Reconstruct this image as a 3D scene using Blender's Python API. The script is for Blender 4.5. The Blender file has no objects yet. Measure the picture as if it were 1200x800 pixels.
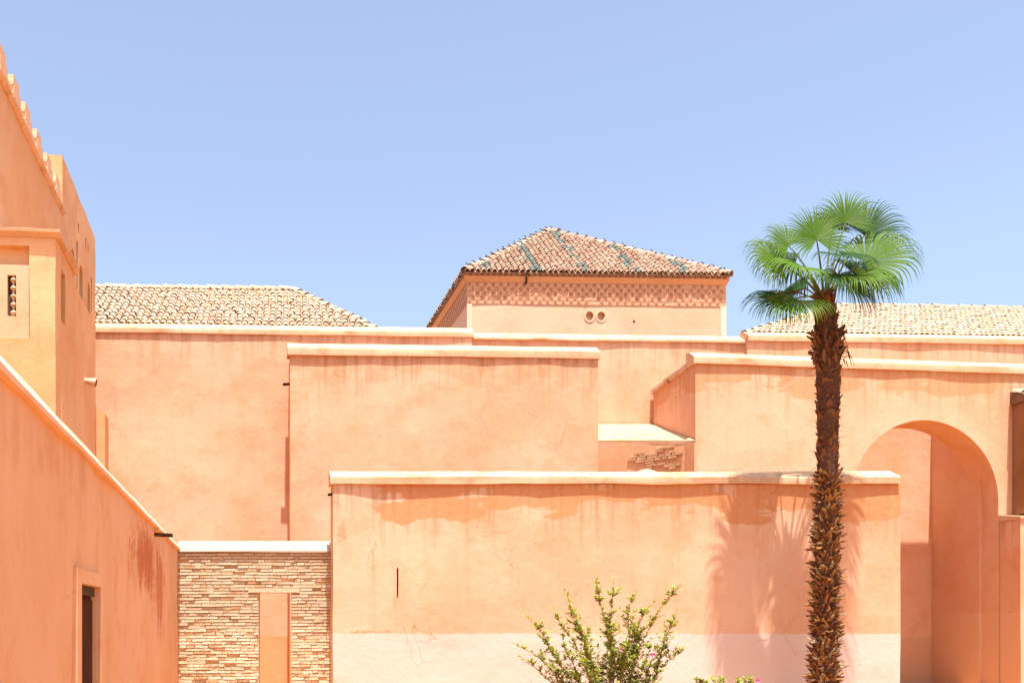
import bpy, math, random
from mathutils import Vector, Matrix, noise

# ------------------------------------------------------------------ camera, sky, sun, exposure
EYE = 1.76                      # eye height over the courtyard floor
F, PXC, HZ = 1200.0, 400.0, 725.0   # focal length, principal point (photo measured on a 1200 x 800 sheet)
S = bpy.context.scene
C = S.collection
cam = bpy.data.cameras.new('camera'); camo = bpy.data.objects.new('camera', cam); C.objects.link(camo)
camo.location = (0, 0, EYE); camo.rotation_euler = (math.radians(90), 0, 0)
cam.sensor_width = 36; cam.lens = 36.0
cam.shift_x = (600 - PXC) / 1200; cam.shift_y = (HZ - 400) / 1200
cam.clip_start = 0.1; cam.clip_end = 5000
S.camera = camo
SUN = Vector((-0.125, 1.0, -4.0)).normalized()      # the way the light travels
elev = math.asin(-SUN.z); azim = math.atan2(-SUN.x, -SUN.y)
w = bpy.data.worlds.new('World'); S.world = w; w.use_nodes = True
wt = w.node_tree; wt.nodes.clear()
sky = wt.nodes.new('ShaderNodeTexSky'); sky.sky_type = 'NISHITA'; sky.sun_disc = False
sky.sun_elevation = elev; sky.sun_rotation = azim
sky.altitude = 450; sky.air_density = 1.0; sky.dust_density = 4.2; sky.ozone_density = 1.6
bg = wt.nodes.new('ShaderNodeBackground'); bg.inputs[1].default_value = 0.123
wo = wt.nodes.new('ShaderNodeOutputWorld')
hs = wt.nodes.new('ShaderNodeHueSaturation'); hs.inputs['Saturation'].default_value = 0.86
wt.links.new(sky.outputs[0], hs.inputs['Color']); wt.links.new(hs.outputs[0], bg.inputs[0]); wt.links.new(bg.outputs[0], wo.inputs[0])
sl = bpy.data.lights.new('sun', 'SUN'); sl.energy = 5.0; sl.angle = math.radians(0.5); sl.color = (1.0, 0.96, 0.92)
so = bpy.data.objects.new('sun', sl); C.objects.link(so)
so.rotation_euler = SUN.to_track_quat('-Z', 'Y').to_euler(); so.location = (0, 0, 30)
S.view_settings.view_transform = 'Standard'; S.view_settings.look = 'None'
S.view_settings.exposure = 1.18; S.view_settings.gamma = 1.0; S.view_settings.use_curve_mapping = False
S.cycles.max_bounces = 8; S.cycles.diffuse_bounces = 6
rnd = random.Random(7)

# ------------------------------------------------------------------ helpers
def at(x, y, Y): return Vector(((x - PXC) / F * Y, Y, EYE + (HZ - y) / F * Y))
def zat(y, Y): return EYE + (HZ - y) / F * Y
def on_line(P, d, x):
    k = (x - PXC) / F
    t = (k * P[1] - P[0]) / (d[0] - k * d[1])
    return Vector((P[0] + t * d[0], P[1] + t * d[1], 0))
def dirv(vx): return Vector(((vx - PXC) / F, 1.0, 0)).normalized()     # horizontal direction that vanishes at vx
def nz(p, s=1.0, seed=0.0): return noise.noise(Vector((p[0] * s + seed * 7.31, p[1] * s - seed * 3.7, p[2] * s + seed * 1.9)))

def obj(name, me, parent=None, mat=None, kind=None):
    o = bpy.data.objects.new(name, me); C.objects.link(o)
    if mat is not None and me is not None and not me.materials: me.materials.append(mat)
    if parent is not None: o.parent = parent
    if kind: o['kind'] = kind
    return o
def tag(o, label, cat, group=None):
    o['label'] = label; o['category'] = cat; o['kind'] = 'thing'
    if group: o['group'] = group
    return o
def thing(name, label, cat, loc=(0, 0, 0), rz=0.0, group=None):
    o = bpy.data.objects.new(name, None); C.objects.link(o); o.empty_display_size = 0.3
    o.location = loc; o.rotation_euler = (0, 0, rz)
    return tag(o, label, cat, group)
def ang(d): return math.atan2(d[1], d[0])
def mesh(name, V, Fc, sharp=None):
    me = bpy.data.meshes.new(name); me.from_pydata([tuple(v) for v in V], [], Fc); me.validate(); me.update()
    if sharp is not None:
        me.polygons.foreach_set('use_smooth', [True] * len(me.polygons))
        me.set_sharp_from_angle(angle=math.radians(sharp))
    return me

class MB:
    def __init__(s): s.V = []; s.F = []; s.M = []
    def add(s, V, Fc, m=0):
        b = len(s.V); s.V += [Vector(v) for v in V]; s.F += [tuple(i + b for i in f) for f in Fc]; s.M += [m] * len(Fc)
    def box(s, a, b, m=0):
        x0, y0, z0 = a; x1, y1, z1 = b
        s.add([(x0,y0,z0),(x1,y0,z0),(x1,y1,z0),(x0,y1,z0),(x0,y0,z1),(x1,y0,z1),(x1,y1,z1),(x0,y1,z1)],
              [(0,3,2,1),(4,5,6,7),(0,1,5,4),(1,2,6,5),(2,3,7,6),(3,0,4,7)], m)
    def tube(s, pts, rad, n=8, m=0, cap=True):
        rings = []
        for i, p in enumerate(pts):
            p = Vector(p)
            d = (Vector(pts[min(i + 1, len(pts) - 1)]) - Vector(pts[max(i - 1, 0)])).normalized()
            a = d.orthogonal().normalized() if i == 0 else (a - d * a.dot(d)).normalized()
            b = d.cross(a); r = rad[i] if isinstance(rad, (list, tuple)) else rad
            rings.append([p + (a * math.cos(6.28318 * k / n) + b * math.sin(6.28318 * k / n)) * r for k in range(n)])
        V = [v for r in rings for v in r]; Fc = []
        for i in range(len(pts) - 1):
            for k in range(n): Fc.append((i*n+k, i*n+(k+1) % n, (i+1)*n+(k+1) % n, (i+1)*n+k))
        if cap: Fc.append(tuple(range(n))[::-1]); Fc.append(tuple(range((len(pts)-1)*n, len(pts)*n)))
        s.add(V, Fc, m)
    def build(s, name, parent, mats, sharp=None, kind=None):
        me = mesh(name, s.V, s.F, sharp)
        for m in (mats if isinstance(mats, (list, tuple)) else [mats]): me.materials.append(m)
        if len(me.polygons) == len(s.M): me.polygons.foreach_set('material_index', s.M)
        return obj(name, me, parent, kind=kind)

def linspace_breaks(a, b, res, extra):
    br = sorted(set([a, b] + [e for e in extra if a < e < b])); out = [br[0]]
    for p, q in zip(br, br[1:]):
        n = max(1, round((q - p) / res))
        out += [p + (q - p) * k / n for k in range(1, n + 1)]
    return out

def slab(name, parent, mat, L, z0, z1, t, openings=(), res=0.3, amp=0.012, skew=0.0, seed=0.0, u0=0.0, v0=0.0):
    """A hand-plastered wall: front in the plane v=v0 facing -v, gently uneven; openings (ua,ub,za,zb,depth or None)."""
    us = linspace_breaks(u0, L, res, [o[0] for o in openings] + [o[1] for o in openings])
    zs = linspace_breaks(z0, z1, res, [o[2] for o in openings] + [o[3] for o in openings])
    nu, nzz = len(us) - 1, len(zs) - 1
    def cell(i, j):
        if i < 0 or j < 0 or i >= nu or j >= nzz: return -2
        uc, zc = (us[i] + us[i+1]) / 2, (zs[j] + zs[j+1]) / 2
        for k, o in enumerate(openings):
            if o[0] < uc < o[1] and o[2] < zc < o[3]: return k
        return -1
    V = []; cache = {}; Fc = []
    def vert(i, j, lay):
        key = (i, j, lay)
        if key in cache: return cache[key]
        u, z = us[i], zs[j]
        if lay == 'f': v = amp * (1.5 * nz((u, 0, z), 0.7, seed) + 0.7 * nz((u, 3, z), 2.3, seed))
        elif lay == 'b': v = t
        else: v = openings[lay][4] + amp * 0.4 * nz((u, 9, z), 1.5, seed)
        du = amp * 0.7 * nz((0, u, z), 1.1, seed + 5) if 0 < i < nu else amp * 0.8 * nz((0, u, z), 0.9, seed + 5)
        cache[key] = len(V); V.append((u + du + skew * v, v0 + v, z)); return cache[key]
    for i in range(nu):
        for j in range(nzz):
            c = cell(i, j); L1 = 'f' if c == -1 else (c if openings[c][4] is not None else None)
            if L1 is not None:
                Fc.append((vert(i,j,L1), vert(i+1,j,L1), vert(i+1,j+1,L1), vert(i,j+1,L1)))
                Fc.append((vert(i,j,'b'), vert(i,j+1,'b'), vert(i+1,j+1,'b'), vert(i+1,j,'b')))
            if c != -1: continue
            for (di, dj, a, b) in ((-1,0,(i,j+1),(i,j)), (1,0,(i+1,j),(i+1,j+1)), (0,-1,(i,j),(i+1,j)), (0,1,(i+1,j+1),(i,j+1))):
                n = cell(i + di, j + dj)
                if n == -1: continue
                lay = 'b' if n == -2 or openings[n][4] is None else n
                Fc.append((vert(*b, 'f'), vert(*a, 'f'), vert(*a, lay), vert(*b, lay)))
    return obj(name, mesh(name, V, Fc, 40), parent, mat)

def extrude_u(name, parent, mat, prof, ua, ub, res=0.3, amp=0.006, skew=0.0, seed=0.0, sharp=35):
    """A moulding: profile [(v, z)] run along u, its edges wandering a little as hand-laid plaster does."""
    n = max(2, int((ub - ua) / res)); m = len(prof); V = []; Fc = []
    for i in range(n + 1):
        u = ua + (ub - ua) * i / n
        for k, (v, z) in enumerate(prof):
            V.append((u + skew * v, v + amp * nz((u, k * 0.7, 1), 0.9, seed), z + amp * (1.4 * nz((u, k * 0.5, 5), 0.7, seed) + 0.5 * nz((u, k, 2), 3.0, seed) - 1.8 * max(0, nz((u, k * 0.3, 8), 1.7, seed) - 0.42))))
    for i in range(n):
        for k in range(m): Fc.append((i*m+k, i*m+(k+1) % m, (i+1)*m+(k+1) % m, (i+1)*m+k))
    Fc.append(tuple(range(m))[::-1]); Fc.append(tuple(range(n*m, (n+1)*m)))
    return obj(name, mesh(name, V, Fc, sharp), parent, mat)
def cope_prof(zb, ze, zt, o, D):
    return [(D, zb), (-o, zb), (-o - 0.004, ze - 0.02), (-o + 0.002, ze - 0.004), (-o + 0.012, ze + 0.003), (D * 0.6, zt - 0.02), (D, zt)][::-1]
def coping(parent, mat, Y, ytop, yedge, ybot, o, D, ua, ub, skew=0.0, seed=0.0, name='coping', amp=0.006):
    zb, ze, zt = zat(ybot, Y), zat(yedge, Y), zat(ytop, Y + D)
    extrude_u(name, parent, mat, cope_prof(zb, ze, zt, o, D), ua, ub, skew=skew, seed=seed, amp=amp)
    return zb

# ------------------------------------------------------------------ materials
def new_mat(name):
    m = bpy.data.materials.new(name); m.use_nodes = True
    nt = m.node_tree; b = nt.nodes['Principled BSDF']; return m, nt, b
class G:
    def __init__(s, nt): s.nt = nt
    def n(s, t, **kw):
        x = s.nt.nodes.new(t)
        for k, v in kw.items(): setattr(x, k, v)
        return x
    def lk(s, a, b): s.nt.links.new(a, b)
    def val(s, inp, v):
        if hasattr(v, 'is_output') or isinstance(v, bpy.types.NodeSocket): s.lk(v, inp)
        else: inp.default_value = v
    def math(s, op, a, b=0.0, c=None, clamp=False):
        x = s.n('ShaderNodeMath', operation=op, use_clamp=clamp); s.val(x.inputs[0], a); s.val(x.inputs[1], b)
        if c is not None: s.val(x.inputs[2], c)
        return x.outputs[0]
    def noise(s, vec, scale, detail=4, rough=0.55, dist=0.0):
        x = s.n('ShaderNodeTexNoise'); s.lk(vec, x.inputs['Vector']); x.inputs['Scale'].default_value = scale
        x.inputs['Detail'].default_value = detail; x.inputs['Roughness'].default_value = rough; x.inputs['Distortion'].default_value = dist
        return x.outputs['Fac']
    def ramp(s, f, a, b, lo=0.0, hi=1.0):
        x = s.n('ShaderNodeMapRange', interpolation_type='SMOOTHSTEP'); s.val(x.inputs[0], f)
        x.inputs[1].default_value = a; x.inputs[2].default_value = b; x.inputs[3].default_value = lo; x.inputs[4].default_value = hi
        return x.outputs[0]
    def mix(s, f, a, b):
        x = s.n('ShaderNodeMix', data_type='RGBA'); s.val(x.inputs[0], f)
        for i, v in ((6, a), (7, b)):
            if isinstance(v, tuple): x.inputs[i].default_value = (*v, 1)
            else: s.lk(v, x.inputs[i])
        return x.outputs[2]
    def mapping(s, vec, scale=(1,1,1), loc=(0,0,0)):
        x = s.n('ShaderNodeMapping'); s.lk(vec, x.inputs[0]); x.inputs['Scale'].default_value = scale; x.inputs['Location'].default_value = loc
        return x.outputs[0]

def plaster(name, base, pale, deep, seed=0.0, dado=None, ztop=None, streak=0.5, peel=0.0, cracks=0.5, blobs=(), relief=1.0, patch=0.5):
    """Lime plaster: patchy wash, rain streaks below the coping, hairline cracks, a painted dado, patches of older coats."""
    m, nt, b = new_mat(name); g = G(nt)
    tc = g.n('ShaderNodeTexCoord').outputs['Object']
    vec = g.mapping(tc, loc=(seed * 13.1, seed * 5.3, seed * 2.7))
    sep = g.n('ShaderNodeSeparateXYZ'); g.lk(tc, sep.inputs[0]); U, Vv, Z = sep.outputs
    big = g.noise(vec, 0.35, 5, 0.6); mid = g.noise(vec, 1.6, 6, 0.62); fine = g.noise(vec, 14, 5, 0.65); grain = g.noise(vec, 70, 3, 0.6)
    st = g.noise(g.mapping(vec, scale=(5.0, 5.0, 0.32)), 1.0, 6, 0.7)
    col = g.mix(g.ramp(g.math('ADD', g.math('MULTIPLY', big, 0.75), g.math('MULTIPLY', g.noise(g.mapping(vec, loc=(7, 1, 3)), 1.1, 6, 0.65), 0.25)), 0.40, 0.60), base, pale)
    col = g.mix(g.math('MULTIPLY', g.ramp(mid, 0.48, 0.72), patch), col, deep)
    col = g.mix(g.math('MULTIPLY', g.ramp(st, 0.5, 0.75), 0.30 * streak + 0.02), col, deep)
    if ztop is not None:
        top = g.ramp(g.math('ADD', Z, g.math('MULTIPLY', st, 1.6)), ztop - 0.9 + 0.5, ztop + 1.2)
        col = g.mix(g.math('MULTIPLY', g.math('MULTIPLY', top, g.ramp(st, 0.42, 0.62)), streak), col, tuple(c * 0.62 for c in deep))
        if peel > 0:
            pn = g.noise(g.mapping(vec, scale=(0.55, 0.55, 1.5), loc=(seed, 2.2, 0.4)), 1.0, 5, 0.55)
            pz = g.math('ADD', pn, g.ramp(Z, ztop - 1.35, ztop - 0.15, -0.26, 0.10))
            pk = g.ramp(g.math('ADD', pz, g.math('MULTIPLY', g.math('SUBTRACT', fine, 0.5), 0.05)), 0.495, 0.52)
            col = g.mix(g.math('MULTIPLY', pk, peel), col, deep)
    for (bu, bz, ru, rz, bc, amt) in blobs:
        du = g.math('DIVIDE', g.math('SUBTRACT', U, bu), ru); dz = g.math('DIVIDE', g.math('SUBTRACT', Z, bz), rz)
        r2 = g.math('ADD', g.math('MULTIPLY', du, du), g.math('MULTIPLY', dz, dz))
        d = g.math('ADD', g.math('SQRT', r2), g.math('MULTIPLY', g.math('SUBTRACT', g.math('ADD', g.math('MULTIPLY', st, 0.45), g.math('ADD', g.math('MULTIPLY', mid, 0.25), g.math('MULTIPLY', fine, 0.30))), 0.5), 6.0))
        col = g.mix(g.math('MULTIPLY', g.ramp(d, 1.05, 0.45), amt), col, bc)
    if dado is not None:
        dz, dcol, soft = dado
        k = g.ramp(g.math('ADD', Z, g.math('MULTIPLY', g.math('SUBTRACT', g.math('ADD', g.math('MULTIPLY', mid, 0.7), g.math('MULTIPLY', fine, 0.3)), 0.5), 0.16)), dz - soft, dz + soft, 1, 0)
        dc = g.mix(g.math('MULTIPLY', g.ramp(mid, 0.5, 0.78), 0.35), dcol, base)
        col = g.mix(k, col, dc)
    # hairline cracks, only here and there
    wv = g.n('ShaderNodeMixRGB', blend_type='ADD'); wv.inputs[0].default_value = 0.35
    wn = g.n('ShaderNodeTexNoise'); g.lk(vec, wn.inputs['Vector']); wn.inputs['Scale'].default_value = 2.2; wn.inputs['Detail'].default_value = 6
    g.lk(vec, wv.inputs[1]); g.lk(wn.outputs['Color'], wv.inputs[2])
    vo = g.n('ShaderNodeTexVoronoi', feature='DISTANCE_TO_EDGE'); g.lk(wv.outputs[0], vo.inputs['Vector']); vo.inputs['Scale'].default_value = 0.75
    cm = g.ramp(g.noise(g.mapping(vec, loc=(4, 9, 1)), 0.7, 2), 0.5, 0.62)
    ck = g.math('MULTIPLY', g.ramp(vo.outputs['Distance'], 0.0032, 0.0006), g.math('MULTIPLY', cm, cracks))
    col = g.mix(ck, col, tuple(c * 0.45 for c in deep))
    col = g.mix(g.ramp(fine, 0.3, 0.8, 0.0, 0.14), col, tuple(min(1, c * 1.12) for c in pale))
    pit = g.ramp(g.noise(vec, 26, 2, 0.5), 0.70, 0.76)
    col = g.mix(g.math('MULTIPLY', pit, 0.3), col, deep)
    g.lk(col, b.inputs['Base Color']); b.inputs['Roughness'].default_value = 0.93
    b.inputs['Specular IOR Level'].default_value = 0.15
    h = g.math('ADD', g.math('MULTIPLY', mid, 0.030), g.math('ADD', g.math('MULTIPLY', fine, 0.0045), g.math('MULTIPLY', grain, 0.0012)))
    h = g.math('SUBTRACT', h, g.math('ADD', g.math('MULTIPLY', ck, 0.006), g.math('MULTIPLY', pit, 0.002)))
    bp = g.n('ShaderNodeBump'); bp.inputs['Strength'].default_value = 0.55 * relief; bp.inputs['Distance'].default_value = 1.0
    g.lk(h, bp.inputs['Height']); g.lk(bp.outputs[0], b.inputs['Normal'])
    return m

def simple(name, c1, c2, scale=6.0, rough=0.85, bump=0.004, stretch=(1,1,1), per_obj=0.0, spec=0.2, trans=None):
    m, nt, b = new_mat(name); g = G(nt)
    tc = g.n('ShaderNodeTexCoord').outputs['Object']; vec = g.mapping(tc, scale=stretch)
    f = g.noise(vec, scale, 5, 0.6); fac = g.ramp(f, 0.3, 0.7)
    if per_obj:
        oi = g.n('ShaderNodeObjectInfo').outputs['Random']
        fac = g.math('ADD', g.math('MULTIPLY', fac, 1 - per_obj), g.math('MULTIPLY', oi, per_obj))
    col = g.mix(fac, c1, c2); g.lk(col, b.inputs['Base Color'])
    b.inputs['Roughness'].default_value = rough; b.inputs['Specular IOR Level'].default_value = spec
    if bump:
        bp = g.n('ShaderNodeBump'); bp.inputs['Strength'].default_value = 0.6; bp.inputs['Distance'].default_value = bump * 10
        g.lk(g.noise(vec, scale * 4, 4), bp.inputs['Height']); g.lk(bp.outputs[0], b.inputs['Normal'])
    if trans:
        tr = g.n('ShaderNodeBsdfTranslucent'); tr.inputs[0].default_value = (*trans, 1)
        mx = g.n('ShaderNodeMixShader'); mx.inputs[0].default_value = 0.38
        out = [x for x in nt.nodes if x.type == 'OUTPUT_MATERIAL'][0]
        g.lk(b.outputs[0], mx.inputs[1]); g.lk(tr.outputs[0], mx.inputs[2]); g.lk(mx.outputs[0], out.inputs[0])
    return m

BASE, PALE, DEEP = (0.655, 0.345, 0.20), (0.70, 0.425, 0.275), (0.56, 0.225, 0.08)
PINK = (0.78, 0.60, 0.50)
M_cope = plaster('coping_plaster', (0.57, 0.33, 0.185), (0.62, 0.40, 0.255), (0.40, 0.175, 0.07), seed=3, cracks=0.7, streak=1.0, patch=0.75)
M_dark = simple('dark_wood_and_shade', (0.05, 0.03, 0.02), (0.10, 0.06, 0.035), 5, 0.8, stretch=(1, 1, 8))  # wood of beams and spouts; also the shade painted into the tower windows
M_clay = simple('clay_pipe', (0.50, 0.30, 0.17), (0.66, 0.46, 0.30), 9)
M_ground = simple('packed_earth', (0.34, 0.15, 0.038), (0.39, 0.175, 0.048), 1.3, 0.95)

# ------------------------------------------------------------------ ground
gm = mesh('ground', [(-400, -300, 0), (400, -300, 0), (400, 700, 0), (-400, 700, 0)], [(0, 1, 2, 3)])
obj('ground', gm, None, M_ground, 'structure')

# main depth planes
Y3 = 19.71                                   # the low wall behind the palm
D1 = Vector((20, 1, 0)).normalized()        # run of the long rear wall
P1 = at(113, 0, 27.0); P1.z = 0
def w1(x, off=0.0):                         # a point of the rear wall's face (shifted toward the camera by off) at image column x
    n = Vector((-D1.y, D1.x, 0))
    return on_line(P1 - n * off, D1, x)
def frame(name, label, cat, A, B, group=None):
    d = B - A
    return thing(name, label, cat, (A.x, A.y, 0), ang(d), group), math.hypot(d.x, d.y)
def skew_for(d, vx):                         # skew that turns a wall's end toward the vanishing column vx
    a = ang(d); n = Vector((-math.sin(a), math.cos(a), 0)); q = dirv(vx)
    return q.dot(Vector((math.cos(a), math.sin(a), 0))) / q.dot(n)

# ------------------------------------------------------------------ roof tiles
M_tile = [simple('roof_tile_%s' % k, a, b_, 7, 0.85, 0.003, per_obj=0.5) for k, a, b_ in (
    ('cream', (0.39, 0.275, 0.185), (0.44, 0.33, 0.24)), ('straw', (0.37, 0.25, 0.155), (0.42, 0.295, 0.195)),
    ('buff', (0.36, 0.23, 0.145), (0.41, 0.28, 0.19)), ('rust', (0.33, 0.185, 0.11), (0.37, 0.22, 0.14)))]
M_pav = [simple('clay_tile_%s' % k, a, b_, 7, 0.85, 0.003, per_obj=0.5) for k, a, b_ in (
    ('pale', (0.30, 0.185, 0.125), (0.36, 0.24, 0.17)), ('red', (0.22, 0.10, 0.06), (0.27, 0.135, 0.08)), ('tan', (0.25, 0.145, 0.09), (0.31, 0.19, 0.125)))]
M_green = simple('green_glazed_tile', (0.075, 0.095, 0.075), (0.13, 0.145, 0.115), 8, 0.7, 0.003, per_obj=0.4, spec=0.5)
M_under = simple('tile_bed', (0.30, 0.17, 0.10), (0.36, 0.22, 0.135), 5)
def tile_mesh(name, r, ln, mat, th=0.014, n=5):
    """One barrel tile: a tapering half-round shell with thickness, running +y (up slope), humped +z."""
    V = []; Fc = []
    for (y, rr) in ((0, r), (ln, r * 0.82)):
        for rad in (rr, rr - th):
            for k in range(n + 1):
                a = math.pi * k / n
                V.append((-rad * math.cos(a), y, rad * math.sin(a)))
    m = n + 1
    for k in range(n):
        Fc.append((k, k+1, 2*m+k+1, 2*m+k)); Fc.append((m+k, 3*m+k, 3*m+k+1, m+k+1)); Fc.append((k, m+k, m+k+1, k+1)); Fc.append((2*m+k, 2*m+k+1, 3*m+k+1, 3*m+k))
    me = mesh(name, V, Fc, 50); me.materials.append(mat); return me

def tiled_plane(parent, origin, eu, ev, width, height, clipf, pitch, row, mats, limit, r=0.09, colour=None, count=[0]):
    """Cover tiles over one roof slope. origin: eave corner, eu along the eave, ev up the slope, clipf(u, v) inside test.
    The lowest `limit` tiles are objects of their own, the rest one joined piece."""
    en = eu.cross(ev).normalized()
    R = Matrix((eu, ev, en)).transposed().to_4x4()
    meshes = [tile_mesh('roof_tile', r, row * 1.16, m) for m in mats]
    rest = MB(); made = 0; rr = random.Random(int(width * 100))
    nc, nr = int(width / pitch), int(height / row) + 1
    for j in range(nr):
        for i in range(nc):
            u = (i + 0.5) * pitch; v = j * row
            if not clipf(u, v + row * 0.45): continue
            k = colour(i, j, rr) if colour else rr.choices(range(4), (6, 4, 2.2, 0.5))[0]
            p = origin + eu * (u + rr.uniform(-.012, .012)) + ev * (v + rr.uniform(-.025, .025) - 0.05) + en * (0.012 + rr.uniform(-.004, .01))
            M = Matrix.Translation(p) @ R @ Matrix.Rotation(rr.uniform(-.04, .04), 4, 'Z') @ Matrix.Rotation(-0.045 + rr.uniform(-.02, .02), 4, 'X')
            if made < limit:
                o = obj('roof_tile', meshes[k], parent); o.matrix_local = M; made += 1
            else:
                me = meshes[k]; rest.add([M @ q.co for q in me.vertices], [tuple(q.vertices) for q in me.polygons], k)
    if rest.V: rest.build('roof_tiles', parent, mats, 50, kind='stuff')
def ridge_tiles(parent, A, B, mats, r=0.13, ln=0.42, name='ridge_tile', lift=-0.045):
    d = B - A; n = max(1, int(d.length / ln)); e = d.normalized(); side = e.cross(Vector((0, 0, 1))).normalized(); up = side.cross(e)
    R = Matrix((side, e, up)).transposed().to_4x4(); rr = random.Random(int(d.length * 77)); ms = [tile_mesh(name, r, ln * 1.15, m, n=6) for m in mats]
    for i in range(n):
        o = obj(name, ms[rr.randrange(len(ms))], parent)
        o.matrix_local = Matrix.Translation(A + e * (i * d.length / n) + up * (lift + rr.uniform(-.01, .012))) @ R @ Matrix.Rotation(rr.uniform(-.05, .05), 4, 'Z') @ Matrix.Rotation(-0.05, 4, 'X')

# ------------------------------------------------------------------ rear range: left hall, plain middle wall, right hall
def hall(name, label, xa, xb, ycop, ridge, seed, dado, limit, fwd=0.0, hip='right'):
    A, B = w1(xa, fwd), w1(xb, fwd)
    T, L = frame(name, label, 'building', A, B)
    ya, yb, yc, xr = ycop                                   # coping rows measured at column xr
    Yr = w1(xr, fwd).y
    sk = skew_for(D1, 290)
    zb = coping(T, M_cope, Yr, ya, yb, yc, 0.05, 0.42, 0.0, L + (0.05 if hip == 'right' else 0), sk, seed)
    if hip == 'left': pass
    mat = plaster(name + '_plaster', BASE, PALE, DEEP, seed=seed, ztop=zb, streak=0.45, dado=dado, cracks=0.55, peel=0.0, patch=0.35)
    slab('wall', T, mat, L, 0, zb, 0.4, amp=0.014, skew=sk, seed=seed)
    Mi = Matrix.Rotation(-ang(B - A), 4, 'Z') @ Matrix.Translation((-A.x, -A.y, 0))
    return T, L, zb, Mi, mat
TL, LL, zbL, MiL, matL = hall('tile_roofed_hall', 'long plain rear wall with cream barrel-tile roof, left of the square pavilion', 96, 553, (379.5, 383.5, 389.5, 113), None, 1, (1.30, (0.62, 0.30, 0.13), 0.02), 300)
TR, LR, zbR, MiR, matR = hall('tile_roofed_hall', 'rear building with cream tiled roof behind the palm and the arch', 876, 1240, (390.2, 393.0, 399.5, 880), None, 2, (1.25, (0.62, 0.36, 0.2), 0.02), 0, fwd=0.12, hip='left')
# plain stretch between the two halls
A, B = w1(546, -0.06), w1(884, -0.06)
TM, LM = frame('rear_wall', 'plain low parapet wall between the two tiled halls, below the pavilion', 'wall', A, B)
zbM = coping(TM, M_cope, w1(560, -0.06).y, 391.0, 395.0, 398.0, 0.05, 0.42, 0.0, LM, 0, 4)
slab('wall', TM, plaster('rear_wall_plaster', BASE, PALE, DEEP, seed=4.4, ztop=zbM, streak=0.4, cracks=0.4, patch=0.3), LM, 0, zbM, 0.4, seed=4)

def hall_roof(T, Mi, e0, e1, r0, r1, mats, limit, hip_a, hip_b, pitch=0.182, row=0.36):
    """A long roof: eave e0-e1, ridge r0-r1 (world points); the end slopes close behind the hips."""
    e0, e1, r0, r1 = [Mi @ p for p in (e0, e1, r0, r1)]
    back = 2 * Vector((0, (r0.y + r1.y) / 2 - (e0.y + e1.y) / 2, 0))
    b0, b1 = e0 + back, e1 + back
    under = MB(); dz = Vector((0, 0, 0.03))
    V = [p - dz for p in (e0, e1, r1, r0, b1, b0)]
    under.add(V, [(0, 1, 2, 3), (4, 5, 3, 2), (1, 4, 2), (5, 0, 3), (0, 5, 4, 1)])
    roof = under.build('roof', T, M_under)
    eu = (e1 - e0).normalized(); m = r0 - e0; ev = (m - eu * m.dot(eu)).normalized(); H = m.dot(ev); W = (e1 - e0).length
    a, b = (r0 - e0).dot(eu), (r1 - e0).dot(eu)
    # lean the courses to follow the hall's own cross direction
    def clip(u, v):
        f = v / H
        return f < 1.0 and u > a * f - 0.02 and u < W + (b - W) * f + 0.02
    tiled_plane(roof, e0, eu, ev, W, H, clip, pitch, row, mats, limit, r=pitch * 0.45)
    ridge_tiles(roof, r0, r1, [mats[0], mats[1]])
    if hip_a: ridge_tiles(roof, e0, r0, [mats[0], mats[1]])
    if hip_b: ridge_tiles(roof, e1, r1, [mats[0], mats[1]])
    return roof
e1 = at(441, 384.5, 27.75); e0 = Vector((w1(90, -0.55).x - 0.3, e1.y - 0.45, e1.z))
r1 = at(344, 338, 31.2); r0 = Vector((-10.2, r1.y - 0.35, r1.z))
hall_roof(TL, MiL, e0, e1, r0, r1, M_tile, 300, False, True)
e0 = at(872, 390, 28.35); e1 = Vector((e0.x + 11, e0.y + 0.55, e0.z)); r0 = at(984, 357.5, 31.8); r1 = Vector((e1.x + 3, r0.y + 0.5, r0.z))
hall_roof(TR, MiR, e0, e1, r0, r1, M_tile[:2] + M_tile[:1] + M_tile[2:3], 300, True, False, pitch=0.155, row=0.29)

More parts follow.
